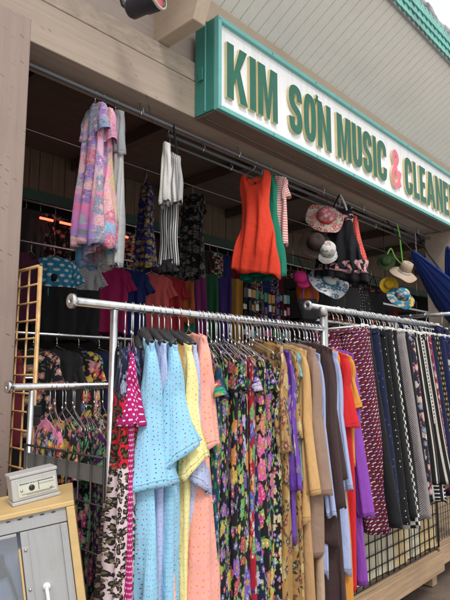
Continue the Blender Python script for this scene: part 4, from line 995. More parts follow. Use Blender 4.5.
def trousers(label, short, p, tw, m, L, W=.15, Wh=.17, T=.016, Th=.03, seed=1, skirt=False, rr=.0175, stem=.105, tag_m=None, cat='trousers', tilt=5, group=GT, hl=0, wm=None, style='clip'):
    y = yaw_(tw); t = place(cat.replace(' ', '_'), label, cat, p, y, group, tilt=tilt); z0 = -stem - .012
    if skirt:
        o = torso('body', m, t, L, [(0, W), (.2, W * 1.02), (1, Wh)], [(0, T), (1, Th)], 0, None, .012, 3.4, seed, open_top=True, hl=hl); o.location.z = z0
    else:
        leg_tube(m, t, -W, -.002, -Wh, -.006, z0 - .012, z0 - L, T, Th, seed); leg_tube(m, t, .002, W, .006, Wh * .96, z0 - .012, z0 - L + .01, T, Th, seed + 3)
    b = torso('waistband', wm or m, t, .035, [(0, W * 1.01), (1, W * 1.015)], [(0, T * 1.02), (1, T * 1.12)], 0, None, .002, 3, seed + 1, rows=4, open_top=True); b.location.z = z0 + .003
    hanger('clip hanger carrying the %s' % short, p, y, style, rr, stem, W * .95, .3, 'clip hangers on the steel rail', tilt)
    if tag_m:
        bm = BM(); box(bm, (-W * .82, -.02, z0 - .05), (-W * .82 + .03, -.016, z0 + .012), 0, .001); link_mesh('size_tag', bm, tag_m, t)
    return t
TP = lambda x, dz=0: (x, F2Y, F2Z + dz)
C_burg = CL('burgundy_geometric', c_geo((.115, .012, .025), [(.20, .19, .45), (.60, .56, .58), (.28, .05, .09), (.16, .15, .40)], .021))
C_nvden = CL('navy_denim', c_dots(lambda t: t.mix(t.noise(t.uv(), 25, 3), (.010, .015, .045), (.014, .02, .055)), [(.08, .10, .24), (.06, .08, .2)], .045, .005, .9, .4))
C_pin = CL('black_white_studs', c_dots((.010, .010, .012), [(.6, .6, .6)], .035, .0035, .2, .3))
C_hnd = CL('black_white_houndstooth', c_hound((.022, .02, .025), (.50, .44, .45), .0125))
C_pkf = CL('pink_white_floral', c_floral((.03, .03, .05), [(.70, .40, .44), (.7, .64, .62), (.25, .3, .5)], (.4, .1, .12), .05, .5, 5, .8))
C_str = CL('black_cream_wide_stripe', c_stripes((.013, .013, .016), (.55, .50, .42), .036, .30))
C_lad = CL('black_white_ladder', c_ladder((.015, .015, .018), (.66, .64, .60), .062, .024), )
C_burg2 = CL('crimson_scroll', c_floral((.20, .02, .05), [(.6, .42, .45), (.2, .1, .3)], (.55, .3, .3), .045, .5, 5, .8))
C_coin = CL('black_gold_coins', c_grid_dots((.014, .014, .018), (.40, .27, .10), .036, .010))
C_nvfl = CL('navy_white_motif', c_floral((.014, .018, .07), [(.6, .58, .55), (.45, .1, .12), (.2, .25, .5)], (.3, .33, .5), .07, .45, 5, .6))
C_navy2 = CL('royal_navy', c_plain((.012, .017, .065)))
C_zeb = CL('zebra_swirl', c_hound((.015, .015, .015), (.6, .58, .55), .045))
trousers('burgundy wide trousers with lavender and white geometric print, first on the steel rail', 'burgundy printed trousers', TP(2.865), -34, C_burg, 1.16, W=.165, Wh=.15, T=.02, Th=.05, seed=3, tag_m=M_clip)
trousers('black trousers tucked behind the burgundy print', 'black trousers behind burgundy', TP(2.985), -4, C_blk, 1.12, W=.13, seed=4)
trousers('navy denim trousers with faint dots beside the burgundy print', 'navy denim trousers', TP(3.05), -10, C_nvden, 1.15, W=.14, Wh=.14, T=.022, Th=.034, seed=5, tag_m=M_red)
trousers('black trousers with a row of white studs', 'studded black trousers', TP(3.14), -6, C_pin, 1.14, W=.14, Wh=.15, T=.018, Th=.03, seed=6, tag_m=M_red)
trousers('plain black trousers right of the studded pair', 'plain black trousers', TP(3.22), -5, C_blk, 1.12, W=.145, Wh=.15, T=.02, Th=.035, seed=7, tag_m=M_greenp)
trousers('plain black skirt hung beside the houndstooth trousers', 'plain black skirt', TP(3.29), -8, C_blk, 1.08, W=.14, Wh=.15, seed=8, skirt=True, cat='skirt', tag_m=M_clip)
trousers('black and white houndstooth trousers', 'houndstooth trousers', TP(3.38), -12, C_hnd, 1.16, W=.15, Wh=.16, T=.02, Th=.036, seed=9, tag_m=M_clip)
trousers('zebra swirl trousers whose hem shows below the black pair', 'zebra swirl trousers', TP(3.26), -5, C_zeb, 1.19, W=.13, Wh=.15, T=.012, Th=.02, seed=10)
trousers('black trousers narrow between houndstooth and pink floral', 'black trousers by the pink floral', TP(3.46), -5, C_blk, 1.0, W=.14, Wh=.14, T=.014, Th=.02, seed=11)
trousers('pink and white floral trousers on dark ground', 'pink floral trousers', TP(3.52), -6, C_pkf, 1.05, W=.15, Wh=.14, T=.016, Th=.022, seed=12, tag_m=M_clip)
trousers('black trousers with cream side stripes, left of the ladder print', 'striped trousers left of ladder print', TP(3.58), -8, C_str, .98, W=.15, Wh=.17, T=.016, Th=.03, seed=13)
trousers('black skirt with white ladder print', 'ladder print skirt', TP(3.66), -30, C_lad, 1.12, W=.145, Wh=.15, T=.02, Th=.034, seed=14, skirt=True, cat='skirt', tag_m=M_red)
trousers('black trousers with cream stripes, right of the ladder print', 'striped trousers right of ladder print', TP(3.745), -8, C_str, 1.0, W=.15, Wh=.18, T=.016, Th=.034, seed=15)
trousers('crimson scroll print trousers behind cream stripes', 'crimson scroll trousers', TP(3.80), -6, C_burg2, 1.05, W=.15, Wh=.15, T=.016, Th=.026, seed=16, tag_m=M_clip)
trousers('black skirt with a column of gold coins', 'gold coin skirt', TP(3.92), -12, C_coin, .84, W=.15, Wh=.17, T=.02, Th=.036, seed=17, skirt=True, cat='skirt')
trousers('plain navy trousers left of the gold coin skirt', 'plain navy trousers', TP(3.86), -8, C_navy, 1.05, W=.15, Wh=.16, T=.02, Th=.03, seed=18, tag_m=M_clip)
trousers('royal navy trousers right of the gold coin skirt', 'royal navy trousers', TP(4.03), -10, C_navy2, 1.12, W=.15, Wh=.16, T=.02, Th=.034, seed=19, tag_m=M_clip)
trousers('navy trousers with white motifs near the rail end', 'navy motif trousers', TP(4.12), -10, C_nvfl, 1.0, W=.15, Wh=.17, T=.02, Th=.034, seed=20, tag_m=M_clip)
trousers('dark navy skirt at the end of the steel rail', 'dark navy skirt', TP(4.22), -10, C_navy, 1.1, W=.15, Wh=.17, T=.024, Th=.04, seed=21, skirt=True, cat='skirt')
trousers('royal navy skirt, last on the steel rail', 'royal navy skirt', TP(4.31), -10, C_navy2, 1.1, W=.15, Wh=.17, T=.024, Th=.04, seed=22, skirt=True, cat='skirt', tag_m=M_clip)
for i, (yy, m, lab) in enumerate(((1.62, C_nvfl, 'navy motif trousers on the weathered rail'), (1.74, C_navy2, 'royal navy trousers on the weathered rail'), (1.87, C_navy, 'dark navy trousers on the weathered rail'), (2.0, C_dkfl, 'dark floral trousers on the weathered rail'))):
    trousers(lab, lab, (4.42, yy, 2.035), 90 + rnd.uniform(-15, 15), m, 1.16, W=.14, Wh=.15, T=.022, Th=.036, seed=30 + i, rr=.016, group='trousers on the weathered rail')
r = random.Random(8)
for i in range(14):
    hanger('empty chrome wire hanger squeezed between clip hangers on the steel rail', TP(2.83 + i * .105 + r.uniform(-.03, .03)), yaw_(r.uniform(-14, 8)), 'wire', .0175, .075, .12, .25, 'empty hangers on the steel rail')

# ------------------------------------------------------------------ low inner rail
C_pink = CL('rose_pink_cotton', c_plain((.62, .20, .34)))
C_pkpanel = CL('hot_floral_panel', c_floral((.02, .015, .02), [(.65, .06, .05), (.7, .45, .06), (.10, .25, .55), (.7, .2, .3)], (.1, .3, .08), .06, .55, 5, .95))
IN = [('rose pink tee with a black floral panel', CL('rose_floral', c_bands([(0, c_plain((.62, .20, .34))), (.04, c_floral((.02, .015, .02), [(.65, .06, .05), (.7, .45, .06), (.10, .25, .55), (.7, .2, .3)], (.1, .3, .08), .036, .55, 5, .95))]))), ('black tee with hot floral print', C_pkpanel), ('black top with magenta and green print', CL('in_mag', c_floral(BK, [(.5, .03, .25), (.08, .4, .2), (.6, .25, .3)], (.05, .25, .1), .036, .55, 5, .9))),
      ('dark plum top with pink and green sprigs', CL('in_pur', c_floral((.08, .012, .10), [(.60, .10, .22), (.10, .40, .2), (.6, .3, .35)], (.1, .4, .1), .034, .5, 5, .8))), ('black top with red and cream print', CL('in_teal', c_floral((.015, .015, .02), [(.60, .08, .12), (.6, .6, .5), (.5, .1, .1)], (.05, .3, .2), .036, .55, 5, .9))),
      ('black and red printed top', CL('in_red', c_floral(BK, [(.55, .03, .03), (.6, .3, .1)], (.2, .02, .02), .036, .55, 5, .9))), ('navy top with orange flowers', CL('in_or', c_floral((.01, .012, .04), [(.65, .25, .04), (.1, .2, .5)], (.1, .2, .1), .036, .55, 5, .9))),
      ('black top with lilac print', CL('in_lil', c_floral(BK, [(.4, .3, .6), (.2, .1, .4)], (.1, .2, .1), .034, .5, 5, .9))), ('crimson top with dark print', CL('in_cr', c_floral((.30, .01, .04), [(.02, .02, .02), (.5, .3, .1)], (.05, .02, .02), .034, .5, 5, .9))),
      ('dark green printed top', CL('in_dg', c_floral((.01, .04, .02), [(.1, .4, .1), (.5, .45, .1)], (.05, .2, .05), .034, .5, 5, .9))), ('plum printed top', CL('in_pl', c_floral((.10, .01, .08), [(.4, .1, .3), (.5, .4, .4)], (.1, .1, .1), .034, .5, 5, .9))), ('black tee with faded print', C_dkfl)]
for i, (nm, m) in enumerate(IN):
    shirt('top', nm + ' on the low inner rail', 'top', (1.275 + i * .062, 2.25, 1.50), yaw_(16 - i), m, L=.86, ws=.20, T=.03, hem=.22, hemT=.04, sl=.20, sa=16, arm=.16, cuff=.14, sth=.022, seed=90 + i, stem=.12, slope=.42, fold=.012, group='tops on the low inner rail', short=nm, hgroup='hangers on the low inner rail')
r = random.Random(12)
for i in range(12):
    hanger('empty chrome wire hanger among the tops on the low inner rail', (1.30 + i * .05 + r.uniform(-.01, .01), 2.25, 1.50), yaw_(r.uniform(5, 28)), 'wire', .0155, .10, .18, .42, 'empty hangers on the low inner rail')

# ------------------------------------------------------------------ clothes hung high from the overhead rail
OV = lambda x, dy=0: (x, RY + dy, RZ)
GO = 'clothes hung from the overhead rail'
OK = dict(rr=.0145, hgroup='hangers on the overhead rail', group=GO)
_pk = c_ombre([(.60, .32, .44), (.82, .34, .48), (.84, .30, .46), (.80, .30, .44), (.66, .52, .32), (.16, .44, .68), (.06, .32, .62)], 1.1)
C_pkdress = CL('pink_watercolour', c_floral(_pk, [(.72, .22, .36), (.40, .30, .52), (.72, .58, .22), (.85, .45, .55)], (.35, .45, .42), .13, .52, 4, .7, (.8, .4, .4), .3, None, .35))
_pk2 = c_ombre([(.38, .42, .44), (.22, .30, .48), (.62, .36, .48), (.66, .42, .50), (.74, .20, .38), (.45, .22, .55), (.22, .20, .52)], 1.05)
C_pkdress2 = CL('grey_rose_watercolour', c_floral(_pk2, [(.70, .22, .36), (.36, .22, .55), (.3, .32, .45), (.8, .45, .52)], (.25, .28, .33), .11, .55, 4, .8, (.75, .4, .45), .4, None, .32))
C_pktrim = CL('salmon_trim', c_plain((.78, .26, .28)))
d1 = shirt('dress', 'grey and pink rose printed dress, half behind the pink floral dress', 'dress', OV(1.885), yaw_(4), C_pkdress2, L=.98, ws=.12, T=.03, hem=.15, hemT=.06, sl=.20, sa=14, arm=.15, cuff=.13, sth=.035, seed=101, stem=.06, slope=.5, fold=.02, nf=3, short='grey and pink rose printed dress', **OK)
bm = BM()
d = shirt('dress', 'long pink floral wrap dress fading to blue at the hem, hung on the rail', 'dress', OV(1.945), yaw_(6), C_pkdress, L=1.02, ws=.125, T=.03, hem=.165, hemT=.07, sl=.24, sa=10, arm=.15, cuff=.12, sth=.03, seed=102, stem=.075, slope=.5, fold=.024, nf=3.4, waist=(.38, .095), neck=(.05, .02, .16), hl=.05, short='long pink floral wrap dress', flare=.01, **OK)
strip_loop('tie_belt', CL('pink_tie', c_plain((.78, .38, .48))), d, [(-.10, .05, -.46), (-.02, .062, -.455), (.05, .062, -.47), (.085, .06, -.54), (.095, .07, -.66)], .016, .004)
strip_loop('tie_end', CL('pink_tie'), d, [(.09, .07, -.64), (.085, .075, -.80), (.095, .078, -.98), (.09, .08, -1.14)], .010, .003)
C_pgrey = CL('pale_grey_stripe', c_stripes((.50, .50, .50), (.40, .40, .41), .022, .6))
C_sheer = CL('smoke_chiffon', c_plain((.30, .31, .33)))
d = shirt('dress', 'pale grey long dress with a smoky chiffon top behind the pink dress', 'dress', OV(2.045), yaw_(2), C_pgrey, L=1.08, ws=.085, T=.025, hem=.10, hemT=.035, sl=0, seed=103, stem=.06, slope=.5, fold=.014, nf=4, short='pale grey long dress', **OK)
o_ = torso('chiffon_layer', C_sheer, d, .34, [(0, .090), (1, .10)], [(0, .028), (1, .04)], .5, (.05, .03, .05), .012, 4, 7); o_.location.z = -.052
C_wht = CL('white_lawn', c_plain((.70, .69, .66))); C_bw = CL('black_white_pinstripe', c_stripes((.05, .05, .055), (.62, .61, .60), .016, .45)); C_bw2 = CL('white_grey_stripe', c_stripes((.60, .59, .57), (.25, .25, .26), .018, .6))
d = shirt('blouse', 'folded white and striped blouse hung by its strap on the rail', 'blouse', OV(2.56), yaw_(-8), C_bw2, L=.42, ws=.07, T=.022, hem=.10, hemT=.03, sl=0, seed=104, stem=.18, slope=.9, fold=.010, nf=3, short='white and striped blouse', hang=False, **OK)
o_ = torso('white_panel', C_wht, d, .46, [(0, .030), (.3, .042), (1, .055)], [(0, .018), (1, .026)], .6, None, .006, 3, 8); o_.location = (.035, .032, -.12)
strip_loop('shoulder_strap', C_blk, d, [(0, 0, .016), (-.012, .012, 0), (-.014, .004, -.05), (-.03, 0, -.16), (-.05, 0, -.26)], .009, .004)
d = trousers('black and white pinstriped trousers hung under the striped blouse', 'pinstriped trousers', OV(2.60, .08), -6, C_bw, .56, W=.075, Wh=.085, T=.018, Th=.026, seed=105, stem=.46, tilt=0, group=GO, rr=.0145, wm=C_blk)
o_ = torso('black_under_skirt', C_blk, d, .10, [(0, .07), (1, .09)], [(0, .015), (1, .025)], 0, None, .006, 3, 5, open_top=True); o_.location.z = -.985
C_lacegold = CL('cobalt_gold_lace', c_floral((.015, .02, .16), [(.30, .22, .07), (.22, .17, .06)], (.28, .2, .08), .05, .55, 7, .75))
shirt('dress', 'cobalt blue dress with old gold lace in the shade left of the striped blouse', 'dress', (3.05, 3.84, 3.415), yaw_(0), C_lacegold, L=.86, ws=.09, T=.02, hem=.13, hemT=.05, sl=0, seed=106, stem=.07, slope=1.2, strap=.06, neck=(.05, .05, .12), fold=.02, nf=3, short='cobalt and gold lace dress', rr=.004, group='dresses hung in the shade of the porch', hgroup='hangers in the shade of the porch')
C_blace = CL('black_silver_lace', c_floral((.008, .008, .010), [(.05, .05, .055), (.12, .12, .12)], (.10, .10, .10), .05, .55, 9, .7, (.03, .03, .03)))
shirt('dress', 'black lace dress in the shade between striped blouse and orange red dress', 'dress', (3.64, 3.84, 3.416), yaw_(-10), C_blace, L=.87, ws=.13, T=.04, hem=.15, hemT=.05, sl=.20, sa=10, arm=.15, cuff=.12, sth=.03, seed=107, stem=.07, slope=.35, fold=.02, nf=4, short='black lace dress', rr=.004, group='dresses hung in the shade of the porch', hgroup='hangers in the shade of the porch')
C_coral = CL('orange_red_crepe', c_plain((.72, .055, .025)))
d = shirt('dress', 'sleeveless orange red skater dress hung high on the overhead rail', 'dress', OV(3.50), yaw_(-12), C_coral, L=.93, ws=.15, T=.03, hem=.215, hemT=.075, sl=0, seed=108, stem=.055, slope=.40, strap=.05, neck=(.095, .15, .08), fold=.026, nf=4.2, waist=(.38, .128), hl=-.05, hem_wave=.014, short='orange red skater dress', **OK)
bm = BM(); lathe(bm, [(0, .004), (.010, .003), (.011, 0), (0, -.002)], 16); kh = link_mesh('keyhole_button', bm, C_blk, d); kh.location = (-.02, .040, -.20); kh.rotation_euler = (R(90), 0, 0)
C_emer = CL('emerald_crepe', c_plain((.01, .19, .115)))
shirt('dress', 'emerald green dress tucked right behind the orange red dress', 'dress', OV(3.60), yaw_(-6), C_emer, L=.94, ws=.155, T=.03, hem=.225, hemT=.075, sl=0, seed=109, stem=.07, slope=.32, strap=.09, neck=(.08, .02, .06), fold=.022, nf=3, waist=(.40, .14), short='emerald green dress', **OK)
C_pstr = CL('coral_white_stripe', c_stripes((.70, .16, .15), (.72, .62, .60), .022, .55, 1))
shirt('shirt', 'coral and white striped shirt behind the emerald dress', 'shirt', OV(3.70), yaw_(-4), C_pstr, L=.66, ws=.17, T=.028, hem=.19, hemT=.03, sl=.20, sa=12, arm=.15, cuff=.13, sth=.02, seed=110, stem=.07, slope=.32, short='coral striped shirt', **OK)
C_sun = CL('black_cotton_gauze', c_plain((.010, .010, .014))); C_plc = CL('pink_flower_lace', c_floral((.02, .015, .02), [(.70, .38, .46), (.62, .28, .38)], (.3, .15, .2), .045, .6, 5, 1.0))
d = shirt('dress', 'black sundress with pink floral bands at neck and hem beside the flowered hat', 'dress', OV(4.78, -.06), yaw_(-14), C_sun, L=.78, ws=.14, T=.035, hem=.275, hemT=.085, sl=0, seed=111, stem=.10, slope=.25, strap=.12, neck=(.075, .05, .10), fold=.026, nf=4.6, waist=(.22, .12), hl=-.06, short='black sundress', **OK)
o_ = torso('hem_lace', C_plc, d, .10, [(0, .258), (1, .270)], [(0, .082), (1, .088)], 0, None, .026, 4.6, 111, rows=8, open_top=True, hl=-.045); o_.location.z = -.70
o_ = torso('neck_lace', C_plc, d, .07, [(0, .128), (1, .128)], [(0, .04), (1, .042)], 0, None, .004, 4, 3, rows=6, open_top=True); o_.location.z = -.215
for sx_ in (-1, 1): strip_loop('shoulder_strap', C_wht if sx_ < 0 else C_sun, d, [(sx_ * .075, .02, -.24), (sx_ * .07, .022, -.15), (sx_ * .03, .01, -.04), (0, 0, .016)], .009, .004)
bm = BM(); box(bm, (-.022, 0, -.05), (.022, .004, .02)); tg = link_mesh('price_tag', bm, C_clip if 'C_clip' in globals() else M_plate, d); tg.location = (.02, .055, -.235); tg.rotation_euler = (0, R(8), 0)
bm = BM(); box(bm, (-.008, .0042, -.03), (.010, .0052, -.008)); link_mesh('tag_print', bm, M_red, tg)
C_scar = CL('scarlet_satin', c_dots((.62, .03, .03), [(.75, .5, .12)], .03, .004), rough=.4, spec=.5)
shirt('camisole', 'scarlet satin camisole just behind the black sundress', 'camisole', OV(5.0), yaw_(-8), C_scar, L=.56, ws=.13, T=.03, hem=.20, hemT=.05, sl=0, seed=112, stem=.14, slope=.3, strap=.10, neck=(.08, .04, .08), fold=.014, nf=4, short='scarlet satin camisole', **OK)

# ------------------------------------------------------------------ hats
def hat(name, label, p, rot, m, r0, rb, h, brim_m=None, wob=.012, droop=.02, band=None, seed=1, group='sun hats hung from the rail', crown='dome', parts=()):
    t = empty(name, p, [R(a) for a in rot]); tag(t, label, 'hat', group); r = random.Random(seed); p1 = r.uniform(0, 6)
    def uvd(bm, sc=1):
        l = bm.loops.layers.uv.new('UVMap')
        for f in bm.faces:
            for lp in f.loops: lp[l].uv = (lp.vert.co.x + seed, lp.vert.co.y + lp.vert.co.z * .7)
    bm = BM()
    pr = [(0.001, h), (r0 * .55, h * .97), (r0 * .85, h * .82), (r0 * .98, h * .5), (r0, .0)] if crown == 'dome' else [(.001, h * .9), (r0 * .6, h), (r0 * .86, h * .95), (r0 * .95, h * .6), (r0, 0)]
    lathe(bm, pr, 36); uvd(bm); link_mesh('crown', bm, m, t).modifiers.new('felt_thickness', 'SOLIDIFY').thickness = .003
    bm = BM(); w = lambda a, rr: wob * ((rr - r0) / (rb - r0)) * math.sin(3 * a + p1) + wob * .5 * ((rr - r0) / (rb - r0)) * math.sin(5 * a + p1 * 2)
    lathe(bm, [(r0, 0), (r0 + (rb - r0) * .3, -droop * .1), (r0 + (rb - r0) * .65, -droop * .45), (rb * .97, -droop * .9), (rb, -droop)], 44, wob=w); uvd(bm)
    link_mesh('brim', bm, brim_m or m, t).modifiers.new('felt_thickness', 'SOLIDIFY').thickness = .003
    if band:
        bm = BM(); lathe(bm, [(r0 + .002, .002), (r0 + .004, .004), (r0 + .002, .028), (r0 - .001, .028)], 36); uvd(bm); link_mesh('hat_band', bm, band, t)
    return t
C_fh = CL('garden_flower_hat', c_floral((.50, .44, .36), [(.60, .12, .20), (.68, .30, .38), (.45, .05, .10)], (.10, .22, .10), .055, .55, 5, .95))
C_fh2 = CL('rose_crown_print', c_floral((.45, .10, .16), [(.60, .20, .26), (.6, .5, .45)], (.10, .18, .10), .05, .55, 5, .9))
C_hbrown = CL('brown_felt', c_plain((.055, .038, .032))); C_hwhite = CL('white_print_hat', c_floral((.62, .60, .56), [(.2, .3, .6), (.6, .3, .4)], (.3, .4, .5), .07, .35, 5, .5))
C_hblue = CL('blue_white_hat', c_floral((.66, .66, .64), [(.05, .16, .42), (.04, .22, .5)], (.06, .2, .4), .075, .5, 5, .8)); C_yelf = CL('yellow_felt', c_plain((.68, .42, .03)))
C_hbeige = CL('beige_straw', c_plain((.48, .37, .28))); C_hgreen = CL('moss_mesh', c_hound((.03, .07, .025), (.10, .16, .07), .012)); C_hteal = CL('teal_flower_hat', c_floral((.02, .22, .30), [(.55, .45, .6), (.10, .14, .36), (.6, .58, .55)], (.02, .35, .25), .055, .55, 5, .95))
C_cyan = CL('cyan_felt', c_plain((.03, .30, .42)))
hat('sun_hat', 'wide sun hat covered in red and cream flowers, topmost of its bunch', (4.60, 2.93, 3.12), (66, -8, -38), C_fh2, .085, .19, .09, C_fh, .022, .02, C_red, 3)
hat('sun_hat', 'dark brown felt hat hanging below the red flowered hat', (4.50, 2.98, 2.84), (72, 10, -50), C_hbrown, .085, .16, .10, None, .012, .02, None, 4)
hat('sun_hat', 'white bucket hat with small blue motifs in front of the brown felt hat', (4.57, 2.90, 2.76), (68, 0, -40), C_hwhite, .078, .12, .10, None, .008, .035, None, 5)
hat('sun_hat', 'wide white hat with blue flowers, lowest behind the black sundress', (4.80, 3.02, 2.52), (60, 6, -36), C_hblue, .085, .21, .09, None, .02, .03, C_cyan, 7)
bm = BM(); tube(bm, [(4.62, RY, 3.385), (4.62, RY - .01, 3.30), (4.60, 2.95, 3.20), (4.57, 3.02, 2.95), (4.58, 3.04, 2.7), (4.72, 3.04, 2.58)], .004, 6); tag(link_mesh('hat_cord', bm, M_rope), 'dark cord holding the bunch of hats left of the black sundress', 'cord')
hat('sun_hat', 'moss green mesh hat behind the beige straw hat', (6.14, 3.06, 2.92), (74, 0, -62), C_hgreen, .06, .11, .07, None, .010, .02, None, 8)
hat('sun_hat', 'beige straw hat with a ribbon hung on a green cord', (6.15, 2.84, 2.76), (40, 8, -36), C_hbeige, .072, .165, .13, None, .010, .035, C_hwhite, 9, crown='fedora')
hat('sun_hat', 'bright yellow hat squeezed behind the beige straw hat', (6.15, 3.04, 2.63), (74, 14, -64), C_yelf, .055, .11, .05, None, .006, .01, None, 10)
hat('sun_hat', 'teal flowered sun hat with a yellow tag, lowest on the green cord', (6.10, 2.86, 2.47), (52, 0, -38), C_hteal, .08, .165, .09, None, .014, .04, None, 11)
bm = BM(); box(bm, (6.02, 2.715, 2.335), (6.085, 2.719, 2.43)); o_ = link_mesh('price_tag', bm, CL('yellow_card', c_plain((.75, .45, .03)))); tag(o_, 'small yellow price tag hanging from the teal flowered hat', 'price tag')
bm = BM(); c_ = smooth_pts([(6.17, RY, 3.385), (6.17, RY - .03, 3.25), (6.15, RY - .05, 3.1), (6.17, RY - .05, 2.98), (6.21, RY - .03, 2.88), (6.16, RY + .03, 2.96), (6.10, RY + .05, 3.06), (6.02, RY + .06, 2.98)], 6); tube(bm, c_, .009, 7)
tag(link_mesh('hat_cord', bm, CL('lime_cord', c_plain((.22, .60, .10)))), 'lime green cord tying the bunch of hats to the overhead rail', 'cord')

# ------------------------------------------------------------------ blue hammock, ropes
C_ham = CL('royal_blue_canvas', c_stripes((.014, .035, .19), (.018, .045, .235), .06, .5), wr=.5)
def hammock(label, A, Bp, width, sag, flare_=.5, seed=1):
    bm = BM(); l = bm.loops.layers.uv.new('UVMap'); A, Bp = Vector(A), Vector(Bp); n, mcols = 30, 22; G = []
    for i in range(n + 1):
        t = i / n; c = A.lerp(Bp, t) + Vector((0, 0, -sag * 4 * t * (1 - t))); w = width * (.06 + .94 * min(1, t * 1.5) ** .8); row = []
        for j in range(mcols + 1):
            s_ = j / mcols - .5; y = s_ * w; z = (s_ * s_) * w * 1.1 + .018 * math.sin(s_ * 32 + seed) * (1 - .6 * t) + .01 * math.sin(s_ * 60 + t * 5)
            row.append(bm.verts.new(c + Vector((.10 * s_ * w, y, z - .12 * w))))
        G.append(row)
    for i in range(n):
        for j in range(mcols):
            f = bm.faces.new((G[i][j], G[i][j + 1], G[i + 1][j + 1], G[i + 1][j])); f.smooth = True
            for lp, (a, b) in zip(f.loops, ((i, j), (i, j + 1), (i + 1, j + 1), (i + 1, j))): lp[l].uv = (b / mcols * width, a / n * 2)
    o = link_mesh('hammock', bm, C_ham); o.modifiers.new('canvas_thickness', 'SOLIDIFY').thickness = .004; tag(o, label, 'hammock'); return o
hammock('royal blue hammock slung in the opening, right of the hats', (6.19, 2.74, 3.0), (7.25, 2.36, 2.02), .62, .05, seed=1)
hammock('second blue hammock hanging folded beyond the first, at the right post', (6.78, 2.56, 3.12), (7.12, 2.45, 2.2), .42, .0, seed=4)
def rope(label, pts, r=.006, m=M_rope, cat='rope', nm='rope'):
    bm = BM(); tube(bm, pts, r, 6); tag(link_mesh(nm, bm, m), label, cat)
rope('thick black rope slanting from the rail down across the second hammock', [(6.74, RY, 3.365), (6.68, 2.75, 3.05), (6.62, 2.52, 2.70), (6.66, 2.42, 2.45)], .012)
rope('thin black rope from the overhead rail to the gathered end of the first hammock', [(5.90, RY, 3.375), (6.02, 2.84, 3.18), (6.19, 2.74, 3.0)], .008)
bm = BM()
for k in range(9):
    z = 3.34 - k * .055; tube(bm, [(6.70 + .008 * math.cos(a), RY + .004 * (k % 2) * math.sin(a), z + .03 * math.sin(a)) for a in (TAU * q / 10 for q in range(10))], .003, 5, closed=True)
tag(link_mesh('chain', bm, M_steel), 'thin steel chain hanging from the rail beside the hammock', 'chain')

# ------------------------------------------------------------------ inside the porch: tops hung in rows, scarves, stands
rail_thing('inner rail hung with dotted, grey and coloured tops', 4.30, 2.66, 1.6, 5.2, .011, (), M_steel).name = 'inner_rail'
for hx in (1.7, 3.4, 5.1):
    bm = BM(); tube(bm, [(hx, 4.30, 2.67), (hx, 4.30, 3.68)], .005, 6); tag(link_mesh('drop_rod', bm, M_steel), 'thin rod dropping from the joists to the inner rail', 'rod', 'rods of the inner rail')
C_pol = CL('blue_white_polka', c_grid_dots((.03, .22, .36), (.62, .66, .68), .052, .014)); C_gch = CL('grey_check', c_hound((.28, .28, .29), (.40, .40, .40), .03))
C_mg2 = CL('raspberry_jersey', c_plain((.30, .012, .085))); C_cor2 = CL('coral_red_jersey', c_plain((.50, .085, .085))); C_mar = CL('maroon_jersey', c_plain((.14, .014, .025))); C_rust = CL('rust_jersey', c_plain((.30, .075, .02))); C_redi = CL('inner_red', c_plain((.32, .02, .025)))
C_nv3 = CL('ink_blue_jersey', c_plain((.012, .022, .115)))
GI = dict(rr=.011, hgroup='hangers on the inner rail', group='tops on the inner rail')
IR = lambda x: (x, 4.30, 2.66)
def inner(x, nm, m, tw, L=.62, ws=.19, seed=1, skirt=None, sl=.20):
    d = shirt('top', nm, 'top', IR(x), yaw_(tw), m, L=L, ws=ws, T=.035, hem=ws * 1.02, hemT=.05, sl=sl, sa=24, arm=.15, cuff=.13, sth=.03, seed=seed, stem=.075, slope=.34, neck=(.08, .02, .08), short=nm, **GI)
    if skirt:
        o_ = torso('lower_panel', skirt, d, .46, [(0, ws * 1.08), (1, ws * 1.10)], [(0, .066), (1, .070)], 0, None, .01, 3, seed, open_top=True); o_.location.z = -.36
    return d
inner(1.98, 'maroon top at the dim left end of the inner rail', C_mar, 40, seed=201)
inner(2.20, 'dark plum top next to the polka dot dress', CL('in_plum', c_plain((.06, .01, .03))), 55, seed=202)
dd = inner(2.42, 'blue and white polka dot dress with a black skirt', C_pol, -62, L=.36, ws=.18, seed=203, skirt=C_blk)
dd2 = inner(2.66, 'grey checked dress with a black skirt beside the polka dots', C_gch, -58, L=.36, ws=.18, seed=204, skirt=C_blk)
for q in (dd, dd2):
    bm = BM(); lathe(bm, [(0, .006), (.03, .005), (.034, 0), (0, -.002)], 20); o_ = link_mesh('waist_rosette', bm, C_blk, q); o_.location = (.0, .052, -.28); o_.rotation_euler = (R(90), 0, 0)
inner(2.98, 'raspberry tee between the grey check and the ink blue tee', C_mg2, -58, L=.66, seed=205)
inner(3.20, 'ink blue tee right of the raspberry tee', C_nv3, -52, L=.66, seed=206)
inner(3.50, 'coral red tee on the inner rail', C_cor2, -58, L=.68, seed=207)
inner(3.68, 'dull red tee right of the coral one', C_redi, -50, L=.68, seed=208)
inner(3.84, 'rust top with thin straps under the pinstriped trousers', C_rust, -50, L=.5, seed=209, sl=0)
